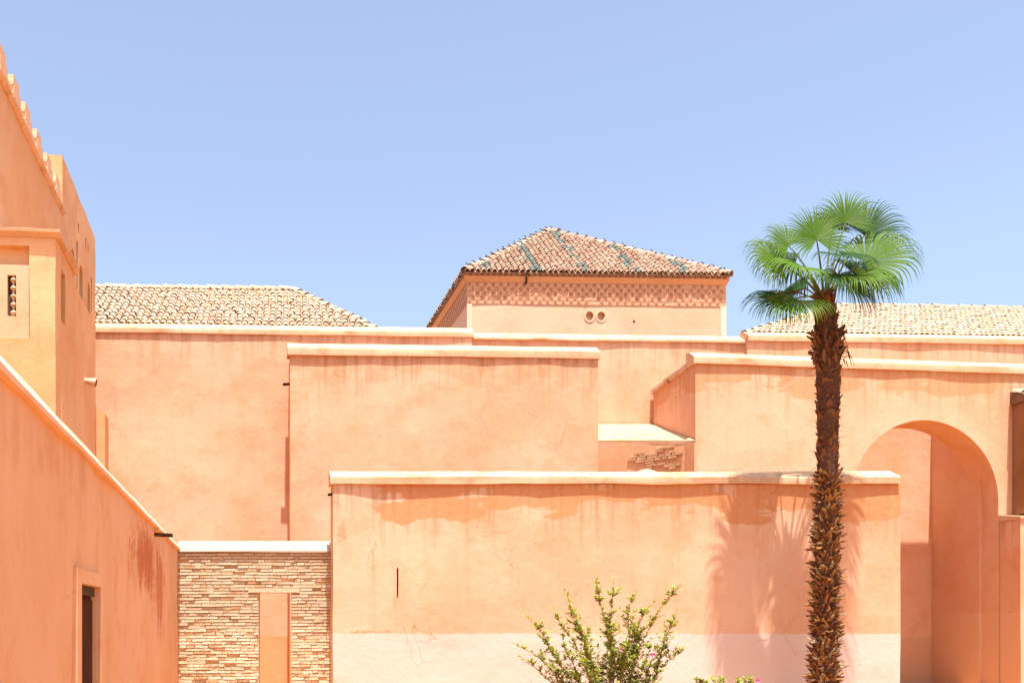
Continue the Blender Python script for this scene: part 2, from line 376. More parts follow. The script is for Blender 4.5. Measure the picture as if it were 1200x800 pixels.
# ------------------------------------------------------------------ square pavilion with pyramid roof
def pavilion():
    Yf = 30.2
    A = at(548, 0, Yf); A.z = 0; d = Vector((26, 1, 0)).normalized(); B = on_line(A, d, 850)
    T, L = frame('pavilion', 'square pavilion with pyramid clay-tile roof striped in green', 'building', A, B)
    k = skew_for(d, 285); Dp = L * 1.02
    ztop = zat(330.5, Yf); zband = zat(355.5, Yf)
    mat = plaster('pavilion_plaster', (0.64, 0.40, 0.25), (0.70, 0.47, 0.31), (0.60, 0.31, 0.16), seed=6, cracks=0.2, streak=0.3, patch=0.25)
    holes = [(on_line(A, d, x).__sub__(A).length, y) for x, y in ((691, 368.5), (704.5, 368.5))]
    m = MB()
    def Q(u, v, z): return Vector((u + k * v, v, z))
    slab('wall', T, mat, L, 0, ztop, Dp, seed=6, skew=k, amp=0.008, res=0.5,
         openings=[(u - 0.12, u + 0.12, zat(y, Yf) - 0.13, zat(y, Yf) + 0.13, 0.14) for u, y in holes] + [((B - A).length * 0.62 + 0.15, (B - A).length * 0.62 + 0.22, zat(376, Yf), zat(373, Yf), 0.1)])
    # two round vent holes with a clay rim
    for u, y in holes:
        z = zat(y, Yf); h = MB(); n = 16
        ring = lambda r, v: [Q(u + r * math.cos(6.2832 * q / n), v, z + 1.1 * r * math.sin(6.2832 * q / n)) for q in range(n)]
        V = ring(0.175, 0.004) + ring(0.172, -0.009) + ring(0.118, -0.009) + ring(0.112, 0.03)
        h.add(V, [(a * n + q, a * n + (q + 1) % n, (a + 1) * n + (q + 1) % n, (a + 1) * n + q) for a in range(3) for q in range(n)], 0)
        h.build('vent_rim', T, mat, 40)
    # corner posts, a paler render
    M_edge = plaster('pavilion_corner', (0.74, 0.52, 0.37), (0.76, 0.57, 0.43), (0.66, 0.40, 0.25), seed=8, cracks=0.1, patch=0.2)
    pm = MB()
    for (ua, ub) in ((-0.02, 0.13), (L - 0.15, L + 0.02)):
        c = MB(); zs_ = [zband - 3, zband - 1.2, zband - 0.012]
        c.box((ua, -0.018, zband - 3.0), (ub, 0.1, zband - 0.012)); c.build('corner_strip', T, M_edge)
    # glazed-brick band: a shallow panel with rows of octagonal tiles
    M_band = simple('band_plaster', (0.58, 0.30, 0.17), (0.66, 0.38, 0.23), 7)
    M_oct = simple('band_tile', (0.40, 0.17, 0.09), (0.48, 0.23, 0.12), 12)
    bm_ = MB(); bm_.box((-0.012, -0.012, zband), (L + 0.012, 0.05, ztop)); bp = bm_.build('tile_band', T, M_band)
    bm2 = MB(); bm2.add([Q(-0.012, 0.06, zband), Q(0.05, 0.06, zband), Q(0.05, Dp, zband), Q(-0.012, Dp, zband), Q(-0.012, 0.06, ztop), Q(0.05, 0.06, ztop), Q(0.05, Dp, ztop), Q(-0.012, Dp, ztop)],
             [(0,3,2,1),(4,5,6,7),(0,1,5,4),(1,2,6,5),(2,3,7,6),(3,0,4,7)])
    bs = bm2.build('tile_band', T, M_band)
    oc = MB(); oc2 = MB(); rows = 5; hz = (ztop - zband); pitch = 0.232; rr = random.Random(5)
    for j in range(rows):
        z = zband + hz * (j + 0.5) / rows
        for i in range(int(L / pitch) + 1):
            u = (i + (0.75 if j % 2 else 0.25)) * pitch
            if u > L - 0.05 or rr.random() < 0.02: continue
            for tgt, fn in ((oc, lambda a, r, e: (u + r * math.cos(a), -0.012 - e, z + r * math.sin(a))), (oc2, lambda a, r, e: tuple(Q(-0.012 - e, u, 0) + Vector((0, r * math.cos(a), z + r * math.sin(a)))))):
                V = [fn(0.3927 + a * 0.7854, 0.055, 0.0) for a in range(8)] + [fn(0.3927 + a * 0.7854, 0.047, 0.012) for a in range(8)]
                tgt.add(V, [(a, (a + 1) % 8, 8 + (a + 1) % 8, 8 + a) for a in range(8)] + [tuple(range(8, 16))])
    for j in range(rows + 1):                               # thin raised joints between the rows
        z = zband + hz * j / rows
        oc.box((0, -0.018, z - 0.008), (L, -0.0125, z + 0.008), 1)
    oc.build('octagon_tiles', bp, [M_oct, M_band], kind='stuff'); oc2.build('octagon_tiles', bs, M_oct, kind='stuff')
    # cornice, sawtooth course
    zc = zat(322.5, Yf - 0.15); ov = 0.10
    cm = MB()
    def ringq(o, z): return [Q(-o, -o, z), Q(L + o, -o, z), Q(L + o, Dp + o, z), Q(-o, Dp + o, z)]
    V = ringq(0.03, ztop + 0.002) + ringq(0.045, ztop + 0.04) + ringq(ov, zc - 0.01) + ringq(ov, zc + 0.001)
    Fc = [(a*4+q, a*4+(q+1) % 4, (a+1)*4+(q+1) % 4, (a+1)*4+q) for a in range(3) for q in range(4)] + [(3,2,1,0), (12,13,14,15)]
    cm.add(V, Fc)
    M_corn = plaster('cornice_plaster', (0.66, 0.33, 0.15), (0.70, 0.38, 0.19), (0.56, 0.25, 0.10), seed=9, cracks=0.1, patch=0.3)
    cm.build('cornice', T, M_corn)
    zs = zat(317.0, Yf - 0.2)
    sm = MB()
    V = ringq(ov - 0.06, zc + 0.003) + ringq(ov - 0.06, zs); sm.add(V, [(q, (q+1) % 4, 4+(q+1) % 4, 4+q) for q in range(4)] + [(4,5,6,7)], 0)
    n = 46
    for i in range(n):
        for side in (0, 1):
            c = (i + 0.5) / n; h2 = 0.5 / n * 0.92
            def R_(s, o): return Q(s * (L + 2 * ov) - ov, -ov + 0.06 - o, 0) if side == 0 else Q(-ov + 0.06 - o, s * (Dp + 2 * ov) - ov, 0)
            V = [R_(c - h2, 0), R_(c + h2, 0), R_(c, 0.075)]
            V = [p + Vector((0, 0, zc + 0.004)) for p in V] + [p + Vector((0, 0, zs - 0.003)) for p in V]
            sm.add(V, [(0, 1, 2), (3, 5, 4), (0, 2, 5, 3), (2, 1, 4, 5), (1, 0, 3, 4)], 1)
    sm.build('sawtooth_course', T, [simple('sawtooth_brick', (0.40, 0.19, 0.10), (0.5, 0.26, 0.14), 8)] * 2)
    # pyramid roof
    oe = 0.12; ze = zs + 0.02
    E = ringq(oe, ze); apexY = None
    ctr = (E[0] + E[1] + E[2] + E[3]) / 4
    W = T.matrix_basis
    Tm = Matrix.Translation((A.x, A.y, 0)) @ Matrix.Rotation(ang(d), 4, 'Z')
    wy = (Tm @ ctr).y
    ap = Vector((ctr.x, ctr.y, zat(270.5, wy)))
    # keep the apex under its column in the photograph
    dx = (643 - PXC) / F * wy - (Tm @ ap).x; ap.x += dx
    rm = MB(); dn = Vector((0, 0, 0.03))
    rm.add([p - dn for p in E] + [ap - dn] + [p - dn * 2.2 for p in E], [(0,1,4), (1,2,4), (2,3,4), (3,0,4), (5,8,7,6), (0,5,6,1), (1,6,7,2), (2,7,8,3), (3,8,5,0)])
    roof = rm.build('roof', T, M_under)
    mats = M_pav + [M_green]
    def colr(i, j, rr):
        if i % 9 in (3, 4) and rr.random() < 0.62: return 3
        x = rr.random(); return 0 if x < 0.55 else (2 if x < 0.93 else 1)
    for (a, b, lim) in ((0, 1, 300), (3, 0, 0)):
        o0, o1 = E[a], E[b]; eu = (o1 - o0).normalized(); mm = ap - o0; au = mm.dot(eu); ev = (mm - eu * au); H = ev.length; ev.normalize(); Wd = (o1 - o0).length
        tiled_plane(roof, o0, eu, ev, Wd, H, lambda u, v: v < H and u > au * v / H - 0.01 and u < Wd + (au - Wd) * v / H + 0.01, 0.165, 0.225, mats, lim, r=0.078, colour=colr)
    for q in range(4): ridge_tiles(roof, E[q], ap, [M_pav[0], M_pav[0], M_tile[0]], r=0.15, ln=0.36, lift=-0.03)
    # the little upturned tile tips that stand along the hips
    for q in (0, 1):
        n = 15 if q == 0 else 19; rr = random.Random(q)
        for i in range(n):
            p = E[q] + (ap - E[q]) * ((i + 0.6) / n) + Vector((0, 0, 0.105)); t = MB(); s_ = rr.uniform(0.4, 0.8)
            t.tube([p, p + Vector((-0.05 * s_, -0.03, 0.06 * s_)), p + Vector((-0.14 * s_, -0.05, 0.085 * s_))], [0.022, 0.02, 0.008], 5)
            t.build('ridge_tip', roof, M_green if q == 0 else M_pav[1], 50)
    # a rain spout hanging at the eave
    up = (on_line(A, d, 616) - A).length; s = MB()
    s.box((up - 0.03, -ov - 0.06, zc - 0.05), (up + 0.03, -ov + 0.0, zs)); s.tube([(up, -ov - 0.03, zc + 0.04), (up, -ov - 0.02, zc - 0.10), (up - 0.01, -0.05, ztop - 0.05)], [0.03, 0.028, 0.03], 6)
    s.build('rain_spout', T, M_dark)
    return T
pavilion()

# ------------------------------------------------------------------ projecting block in front of the rear wall
def spout(parent, p, d, ln=0.2, r=0.05, mat=None, name='rain_spout'):
    """A half-round channel that throws rain clear of the wall, running from p along d."""
    d = Vector(d).normalized(); side = d.cross(Vector((0, 0, 1))).normalized(); up = side.cross(d); n = 6; V = []; Fc = []
    for s_ in (-0.12, ln):
        for rad in (r, r * 0.7):
            for q in range(n + 1):
                a = math.pi * q / n
                V.append(Vector(p) + d * s_ + side * (rad * math.cos(a)) - up * (rad * math.sin(a) - 0.02 + (0.02 if s_ > 0 else 0)))
    m = n + 1
    for q in range(n): Fc += [(q, q+1, 2*m+q+1, 2*m+q), (m+q, 3*m+q, 3*m+q+1, m+q+1), (2*m+q, 2*m+q+1, 3*m+q+1, 3*m+q), (q, m+q, m+q+1, q+1)]
    Fc += [(0, 2*m, 3*m, m), (n, m+n, 3*m+n, 2*m+n)]
    o = obj(name, mesh(name, V, Fc, 40), parent, mat or M_dark); return o
A, B = w1(340, 1.02), w1(701, 1.02)
T2, L2 = frame('projecting_block', 'blind plastered block standing proud of the rear wall, under the pavilion', 'building', A, B)
sk2 = skew_for(D1, 296)
zb2 = coping(T2, M_cope, A.y, 403.5, 407.5, 416.0, 0.055, 0.45, -0.07, L2 + 0.05, sk2, 12)
slab('wall', T2, plaster('block_plaster', BASE, PALE, DEEP, seed=2.3, ztop=zb2, streak=0.7, peel=0.25, cracks=1.0, patch=0.4, dado=(1.35, (0.62, 0.30, 0.13), 0.02),
     blobs=((5.8, zb2 - 1.9, 0.5, 0.5, (0.62, 0.33, 0.17), 0.6), (8.0, zb2 - 1.9, 0.4, 0.9, (0.60, 0.32, 0.17), 0.4))), L2, 0, zb2, 0.985, skew=sk2, seed=12, amp=0.014)
spout(T2, (0.0, 0.18, zat(447.5, A.y)), (-1, 0, 0), 0.19, 0.06)

# ------------------------------------------------------------------ lean-to between the block and the arch building
Yn = 24.4; DA = Vector((7.87, 1, 0)).normalized(); PA = at(815, 0, Yn); PA.z = 0
def lean_to():
    bl, br = w1(690), w1(764)
    fl = w1(700, 1.0); fr = at(803, 0, 24.75); fr.z = 0; fe = at(814.0, 0, 24.37); fe.z = 0
    c = fl.copy(); T = thing('lean_to', 'low lean-to roof with worn brick patch, between the block and the arch building', 'lean-to', (c.x, c.y, 0))
    def z_b(p): return zat(497, p.y)
    def z_f(p): return zat(515.5, p.y)
    back = [Vector((bl.x, bl.y, z_b(bl))), Vector((br.x, br.y, z_b(br))), Vector((fe.x + 0.005, (br.y + fe.y) / 2 + 0.2, z_b(br) * 0.5 + z_f(fe) * 0.5 + 0.04))]
    fr_ = [Vector((fl.x, fl.y, z_f(fl))), Vector((fr.x, fr.y, z_f(fr))), Vector((fe.x + 0.005, fe.y - 0.01, z_f(fe)))]
    bl2 = Vector((bl.x, bl.y + 0.0, z_b(bl)))
    mt = plaster('lean_to_roof_plaster', (0.50, 0.31, 0.17), (0.54, 0.37, 0.23), (0.40, 0.21, 0.10), seed=21, cracks=0.8, patch=0.3)
    P = [p - c for p in (fr_[0], fr_[1], fr_[2], back[2], back[1], back[0])]
    # roof skin: fan of a subdivided sheet, 0.08 thick
    V = []; n = 10
    fpts = [P[0] + (P[1] - P[0]) * (i / n) for i in range(n + 1)]
    bpts = [P[5] + (P[4] - P[5]) * (i / n) for i in range(n + 1)]
    fpts += [P[2]]; bpts += [P[3]]
    cols = len(fpts); rows = 6
    for i in range(cols):
        for j in range(rows + 1):
            q = fpts[i] + (bpts[i] - fpts[i]) * (j / rows); q = q + Vector((0, 0, 0.02 * nz(q, 1.3, 4) + (0.02 if 0 < j < rows else 0))); V.append(q)
    top = len(V); V += [v - Vector((0, 0, 0.09)) for v in V]
    R1 = rows + 1; Fc = []
    for i in range(cols - 1):
        for j in range(rows):
            a = i * R1 + j; Fc.append((a, a + R1, a + R1 + 1, a + 1)); Fc.append((top + a, top + a + 1, top + a + R1 + 1, top + a + R1))
        a = i * R1; Fc.append((a, top + a, top + a + R1, a + R1))
    obj('roof', mesh('roof', V, Fc, 40), T, mt)
    # walls below
    mw = plaster('lean_to_plaster', (0.62, 0.34, 0.18), (0.66, 0.40, 0.24), (0.50, 0.22, 0.09), seed=22, cracks=0.8, patch=0.5, streak=0.6)
    def face(name, a, b, ztop_a, ztop_b, seed, mat):
        a = a - c; b = b - c; dd = b - a; L = math.hypot(dd.x, dd.y)
        zm = max(ztop_a, ztop_b); s_ = slab(name, T, mat, L, 0, zm, 0.3 if name == 'wall' else 0.06, seed=seed, amp=0.014)
        for v in s_.data.vertices: v.co.z *= (ztop_a + (ztop_b - ztop_a) * v.co.x / L) / zm
        s_.location = (a.x, a.y, 0); s_.rotation_euler = (0, 0, math.atan2(dd.y, dd.x)); return s_, L
    face('wall', fl, fr, z_f(fl) - 0.07, z_f(fr) - 0.07, 23, mw)
    face('buttress', fr, fe, z_f(fr) - 0.07, z_f(fe) - 0.07, 24, mw)
    # patch of bare bricks where the plaster fell
    dd = (fr - fl); e = Vector((dd.x, dd.y, 0)).normalized(); nrm = Vector((e.y, -e.x, 0)); Lf = math.hypot(dd.x, dd.y)
    R = Matrix((e, -nrm, Vector((0, 0, 1)))).transposed().to_4x4(); rr = random.Random(3)
    mats = [simple('patch_brick_%s' % k, a, b, 9, per_obj=.5) for k, a, b in (('tan', (0.58, 0.35, 0.19), (0.64, 0.42, 0.25)), ('brown', (0.48, 0.26, 0.13), (0.56, 0.33, 0.18)))]
    ms = [brick_mesh(rr, m) for m in mats]
    zt = zat(529, 25.8)
    for j in range(9):
        u = Lf * (0.34 + 0.06 * rr.random() + (0.22 if j > 4 else 0))
        while u < Lf - 0.22:
            ln = rr.uniform(0.14, 0.3); hgt = 0.050
            if rr.random() < 0.55:
                o = obj('brick', ms[rr.randrange(2)], T)
                o.matrix_local = Matrix.Translation((fl - c) + e * (u + ln / 2) + nrm * 0.002 + Vector((0, 0, zt - j * 0.066))) @ R @ Matrix.Diagonal((ln, 0.06, hgt, 1))
            u += ln + 0.02
def brick_mesh(rr, mat):
    """A worn brick, unit size, corners knocked about."""
    j = lambda: rr.uniform(-0.05, 0.05)
    V = []
    for z in (-0.5, 0.5):
        for (x, y) in ((-0.5, -0.36), (-0.46, -0.5), (0.46, -0.5), (0.5, -0.36), (0.5, 0.5), (-0.5, 0.5)):
            V.append((x + j() * 0.4, y + j(), z + j() * 1.6 * (1 if y < 0.4 else 0)))
    Fc = [(5,4,3,2,1,0), (6,7,8,9,10,11)] + [(k, (k+1) % 6, 6 + (k+1) % 6, 6 + k) for k in range(6)]
    me = mesh('brick', V, Fc); me.materials.append(mat); return me
lean_to()

# ------------------------------------------------------------------ arch building
def arch_building():
    B = on_line(PA, DA, 1262); T, L = frame('arch_building', 'plastered building with a tall round-headed archway, behind the palm', 'building', PA, B)
    k = skew_for(DA, 402); t = 1.06
    def U(x): p = on_line(PA, DA, x); return (p - PA).length
    zb = coping(T, M_cope, Yn, 414.5, 418.0, 426.0, 0.055, 0.5, -0.06, L, k, 31)
    mat = plaster('arch_plaster', BASE, PALE, DEEP, seed=5.1, ztop=zb, streak=0.55, peel=0.55, cracks=0.35, patch=0.35, dado=(1.92, (0.68, 0.40, 0.24), 0.015))
    uL, uR = U(998), U(1170); uc = (uL + uR) / 2; rad = (uR - uL) / 2; Yc = on_line(PA, DA, 1084).y
    zs = zat(492, Yc) - rad
    V = []; Fc = []
    def seg(us, zbot):
        n = 14; b = len(V)
        for side in (0, 1):
            for u in us:
                z0 = zbot(u)
                for j in range(n + 1):
                    z = z0 + (zb - z0) * j / n
                    fade = min(1, min(abs(u - uL), abs(u - uR)) / 0.3) if len(us) < 1e9 else 0
                    v = 0.02 * nz((u, 0, z), 0.8, 31) * fade if side == 0 else t
                    V.append((u + k * v, v, z))
        m = n + 1; half = len(us) * m
        for i in range(len(us) - 1):
            for j in range(n):
                a = b + i * m + j; Fc.append((a, a + m, a + m + 1, a + 1)); c = a + half; Fc.append((c, c + 1, c + m + 1, c + m))
            a = b + i * m; Fc.append((a, a + half, a + half + m, a + m))           # soffit
            a = b + i * m + n; Fc.append((a, a + m, a + m + half, a + half))        # top
        for i, flip in ((0, 0), (len(us) - 1, 1)):
            for j in range(n):
                a = b + i * m + j; q = (a, a + 1, a + 1 + half, a + half); Fc.append(q if not flip else q[::-1])
    seg([uL * i / 14 for i in range(15)], lambda u: 0.0)
    seg([uc - rad * math.cos(math.pi * i / 40) for i in range(41)], lambda u: zs + math.sqrt(max(0, rad * rad - (u - uc) ** 2)))
    seg([uR + (L - uR) * i / 10 for i in range(11)], lambda u: 0.0)
    obj('wall', mesh('wall', V, Fc, 35), T, mat)
    # left flank runs back to the rear wall, roofed over
    q = dirv(402); Pb = PA + q * t
    far = on_line(PA, q, 0) if False else None
    # length until the rear wall
    nrm = Vector((-D1.y, D1.x, 0)); tt = (P1 - PA).dot(nrm) / q.dot(nrm)
    Ls = tt - t - 0.02
    # local placement of the flank: u toward the camera so that it faces left
    Mi = Matrix.Rotation(-ang(DA), 4, 'Z')
    def loc(p): return Mi @ (p - PA)
    s = slab('side_wall', T, mat, Ls, 0, zb, 0.45, seed=33, amp=0.012)
    far = PA + q * (t + Ls); lf = loc(far); s.location = lf; s.rotation_euler = (0, 0, ang(-q) - ang(DA))
    # its coping
    cp = cope_prof(zb, zb + 0.16, zb + 0.24, 0.05, 0.45)
    c = extrude_u('coping', T, M_cope, cp, 0.0, Ls + t - 0.56, seed=34); c.location = lf; c.rotation_euler = s.rotation_euler
    # roof slab behind the front wall, stopping short of the rear wall
    zr = zb - 0.05; mr = MB(); u0, u1 = 0.5, L
    uk = U(1060); vb = lambda u: t + 0.76 - math.tan(ang(DA) - ang(D1)) * (u - uk)
    mr.add([(u0 + 0.2, t - 0.02, zr - 0.3), (u1, t - 0.02, zr - 0.3), (u1, vb(u1), zr - 0.3), (u0 + 0.2, vb(u0 + 0.2), zr - 0.3), (u0 + 0.2, t - 0.02, zr + 0.02), (u1, t - 0.02, zr + 0.02), (u1, vb(u1), zr + 0.02), (u0 + 0.2, vb(u0 + 0.2), zr + 0.02)], [(0,3,2,1),(4,5,6,7),(0,1,5,4),(1,2,6,5),(2,3,7,6),(3,0,4,7)])
    mr.build('roof', T, M_cope)
    # passage wall seen through the arch, right-hand side
    a0 = on_line(P1 - nrm * 0.10, D1, 1091); a0.z = 0; qq = dirv(360); ll = 2.0
    pw = slab('passage_wall', T, mat, ll, 0, zb - 0.4, 0.5, seed=36, amp=0.01)
    pw.location = loc(a0); pw.rotation_euler = (0, 0, ang(-qq) - ang(DA))
    # rain hole on the flank
    sp = spout(T, loc(PA + q * 1.9 + Vector((0, 0, zat(446, Yn + 1.9)))), Mi @ Vector((-1, -0.05, 0)), 0.07, 0.045)
    return T, U, zb, k
TA, UA, zbA, kA = arch_building()

# low wall in front of the arch's right pier, and the tiled porch that stands on it
def right_side():
    p0 = on_line(PA, DA, 1171); q = dirv(402)
    n = Vector((DA.y, -DA.x, 0)) * 0.02; p0 = p0 + n
    T = thing('low_wall', 'low plastered wall end at the right edge, beside the archway', 'wall', (p0.x, p0.y, 0), ang(-q))
    Lw = 0.78; z = zat(604.5, p0.y); z2 = z - 0.14
    mat = plaster('low_wall_plaster', BASE, PALE, DEEP, seed=41, ztop=z, cracks=0.4, dado=(1.92, (0.68, 0.40, 0.24), 0.015))
    slab('wall', T, mat, Lw, 0, z2, 1.6, seed=41, amp=0.008)
    cm = MB(); cm.add([(-0.0, -0.03, z2 + .002), (Lw + 0.04, -0.03, z2 + .002), (Lw + 0.04, 1.6, z2 + .002), (0, 1.6, z2 + .002), (0, -0.03, z2 + 0.16), (Lw + 0.04, -0.03, z2 + 0.06), (Lw + 0.04, 1.6, z2 + 0.06), (0, 1.6, z2 + 0.16)],
                      [(0,3,2,1),(4,5,6,7),(0,1,5,4),(1,2,6,5),(2,3,7,6),(3,0,4,7)])
    cm.build('coping', T, M_cope)
    # porch
    p1 = on_line(PA, DA, 1186) + n
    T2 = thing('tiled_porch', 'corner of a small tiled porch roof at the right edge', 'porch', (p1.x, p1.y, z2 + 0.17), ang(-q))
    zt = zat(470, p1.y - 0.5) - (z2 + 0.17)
    slab('wall', T2, plaster('porch_plaster', (0.24, 0.11, 0.05), (0.29, 0.14, 0.07), (0.18, 0.08, 0.035), seed=43), 0.5, 0, zt, 1.5, seed=43, amp=0.006)  # a cast shadow is put into this wall's dark brown
    rm = MB(); rm.add([(-0.0, -0.06, zt + .002), (0.66, -0.06, zt + .002), (0.66, 1.5, zt + .002), (0, 1.5, zt + .002), (0, -0.06, zt + 0.34), (0.66, -0.06, zt + 0.10), (0.66, 1.5, zt + 0.10), (0, 1.5, zt + 0.34)],
                      [(0,3,2,1),(4,5,6,7),(0,1,5,4),(1,2,6,5),(2,3,7,6),(3,0,4,7)])
    roof = rm.build('roof', T2, simple('porch_wood', (0.16, 0.09, 0.05), (0.24, 0.14, 0.08), 5))
    M_gg = simple('weathered_green_tile', (0.30, 0.27, 0.17), (0.46, 0.42, 0.30), 9, per_obj=.4)
    eu = Vector((0, 1, 0)); ev = Vector((-0.66, 0, 0.24)).normalized()
    tiled_plane(roof, Vector((0.74, -0.09, zt + 0.09)), eu, ev, 1.5, 0.75, lambda u, v: v < 0.7, 0.19, 0.34, [M_gg, M_gg, M_under, M_gg], 300, r=0.09)
right_side()

# ------------------------------------------------------------------ the low wall behind the palm
A = at(390, 0, Y3); A.z = 0; B = at(1055, 0, Y3); B.z = 0
T3, L3 = frame('garden_wall', 'wide low plastered wall with pale dado, behind the palm and the shrub', 'wall', A, B)
sk3 = skew_for(Vector((1, 0, 0)), 300)
zb3 = coping(T3, M_cope, Y3, 552.5, 558.5, 567.0, 0.06, 0.45, -0.05, L3 - 0.03, sk3, 50, amp=0.013)
us = (465.5 - 390) / F * Y3
m3 = plaster('garden_wall_plaster', BASE, (0.70, 0.43, 0.28), (0.56, 0.22, 0.08), seed=7.7, ztop=zb3, streak=0.8, peel=0.8, cracks=0.6, patch=0.3,
             dado=(zat(742, Y3), (0.66, 0.50, 0.42), 0.02), blobs=((0.18, zat(626, Y3), 0.10, 0.22, (0.50, 0.24, 0.12), 0.7), (0.7, zat(742, Y3) + 0.02, 0.45, 0.05, (0.60, 0.27, 0.13), 0.9), (2.45, 1.0, 0.09, 0.14, (0.60, 0.36, 0.25), 0.55)))
slab('wall', T3, m3, L3, 0, zb3, 0.62, openings=[(us - 0.012, us + 0.02, zat(700, Y3), zat(665, Y3), 0.3)], skew=sk3, seed=50, amp=0.016)
spout(T3, (0.0, 0.22, zat(576.5, Y3)), (-1, 0, 0), 0.10, 0.05)
# small plaster dome that peeps over the coping
dm = MB(); n, mr = 20, 6; cu = (765 - 390) / F * Y3; rx = 0.40; V = []
for j in range(mr + 1):
    a = math.pi / 2 * j / mr
    for i in range(n):
        b_ = 2 * math.pi * i / n; V.append((cu + rx * math.cos(a) * math.cos(b_), 0.44 + 0.34 * math.cos(a) * math.sin(b_), zb3 - 0.05 + 0.40 * math.sin(a) * (1 + 0.06 * nz((i, j, 0), 1))))
dm.add(V, [(j*n+i, j*n+(i+1) % n, (j+1)*n+(i+1) % n, (j+1)*n+i) for j in range(mr) for i in range(n)])
dm.build('dome', T3, M_cope, 60)

# ------------------------------------------------------------------ brick wall with the doorway
YB = 20.34
A = at(207, 0, YB); A.z = 0; B = at(391, 0, YB + 0.02); B.z = 0
def brick_wall():
    T, L = frame('brick_wall', 'rough wall of thin cream bricks with a narrow doorway', 'wall', A, B)
    px = YB / F
    d0, d1 = (303 - 207) * px, (341 - 207) * px; zd = zat(694, YB); rec = 0.05
    zb = coping(T, plaster('brick_coping', (0.40, 0.285, 0.20), (0.45, 0.34, 0.26), (0.36, 0.21, 0.13), seed=61, patch=0.3), YB, 633.5, 644.5, 647.0, 0.04, 0.42, 0.0, L, 0, 61)
    core = plaster('mortar', (0.62, 0.41, 0.24), (0.68, 0.48, 0.29), (0.52, 0.30, 0.15), seed=62, cracks=0)
    slab('wall', T, core, L, 0, zb, 0.40, openings=[(d0, d1, 0, zd, None)], seed=62, amp=0.01, v0=0.05)
    mats = [simple('brick_%s' % k, a, b_, 10, 0.92, 0.005, per_obj=0.35) for k, a, b_ in (
        ('cream', (0.74, 0.56, 0.36), (0.80, 0.65, 0.46)), ('sand', (0.70, 0.51, 0.31), (0.77, 0.60, 0.40)), ('honey', (0.64, 0.42, 0.22), (0.72, 0.51, 0.30)), ('clay', (0.58, 0.31, 0.15), (0.64, 0.38, 0.20)))]
    rr = random.Random(11); ms = [[brick_mesh(rr, m) for _ in range(4)] for m in mats]
    rows = int((zb - 0.01) / 0.063); items = []
    for j in range(rows):
        z = zb - 0.04 - j * 0.063; u = 0.01 + rr.uniform(0, 0.1) * (j % 2)
        while u < L - 0.03:
            ln = rr.choice((0.15, 0.2, 0.24, 0.27, 0.3, 0.12)) * rr.uniform(0.9, 1.12)
            a, b_ = u, min(u + ln, L - 0.012)
            if z < zd + 0.10:                                   # keep the doorway and its lintel clear
                lo, hi = (d0, d1) if z < zd - 0.04 else (d0 - 0.2, d1 + 0.17)
                if a < hi and b_ > lo:
                    if a < lo - 0.06: b_ = lo - 0.004
                    elif b_ > hi + 0.06: a = hi + 0.004
                    else: u = max(u + ln, hi) if a >= lo else hi; continue
            if b_ - a > 0.05: items.append((a, b_, z, j))
            u = max(u + ln, b_) + rr.uniform(0.002, 0.007)
    items.sort(key=lambda q: -q[2]); made = 0; rest = MB()
    for (a, b_, z, j) in items:
        low = max(0.0, (1.6 - z) / 1.6); wob = 0.012 * nz((a, 0, z), 0.5, 3) + 0.004 * nz((a, 0, z), 2.5, 8)
        if rr.random() < 0.012 + 0.05 * low: continue           # fallen bricks
        k = rr.choices((0, 1, 2, 3), (5, 4, 1.0, 0.1 + 0.5 * low))[0]
        dep = rr.uniform(0.045, 0.065) - (rr.random() < 0.06) * 0.03; hgt = rr.uniform(0.042, 0.051)
        M = Matrix.Translation(((a + b_) / 2, 0.065 - dep / 2 + rr.uniform(-.004, .004), z + wob * (1 + low))) @ Matrix.Rotation(rr.uniform(-.010, .010) * (1 + 2.5 * low), 4, 'Y') @ Matrix.Diagonal((b_ - a, dep * 1.15, hgt, 1))
        me = ms[k][rr.randrange(4)]
        if made < 300: o = obj('brick', me, T); o.matrix_local = M; made += 1
        else: rest.add([M @ q.co for q in me.vertices], [tuple(q.vertices) for q in me.polygons], k)
    if rest.V: rest.build('bricks', T, mats, kind='stuff')
    lm = MB(); lm.box((d0 - 0.20, -0.012, zd + 0.002), (d1 + 0.17, 0.30, zd + 0.09)); lm.build('lintel', T, simple('lintel_wood', (0.60, 0.42, 0.26), (0.70, 0.52, 0.34), 5, stretch=(0.5, 3, 6)))
brick_wall()

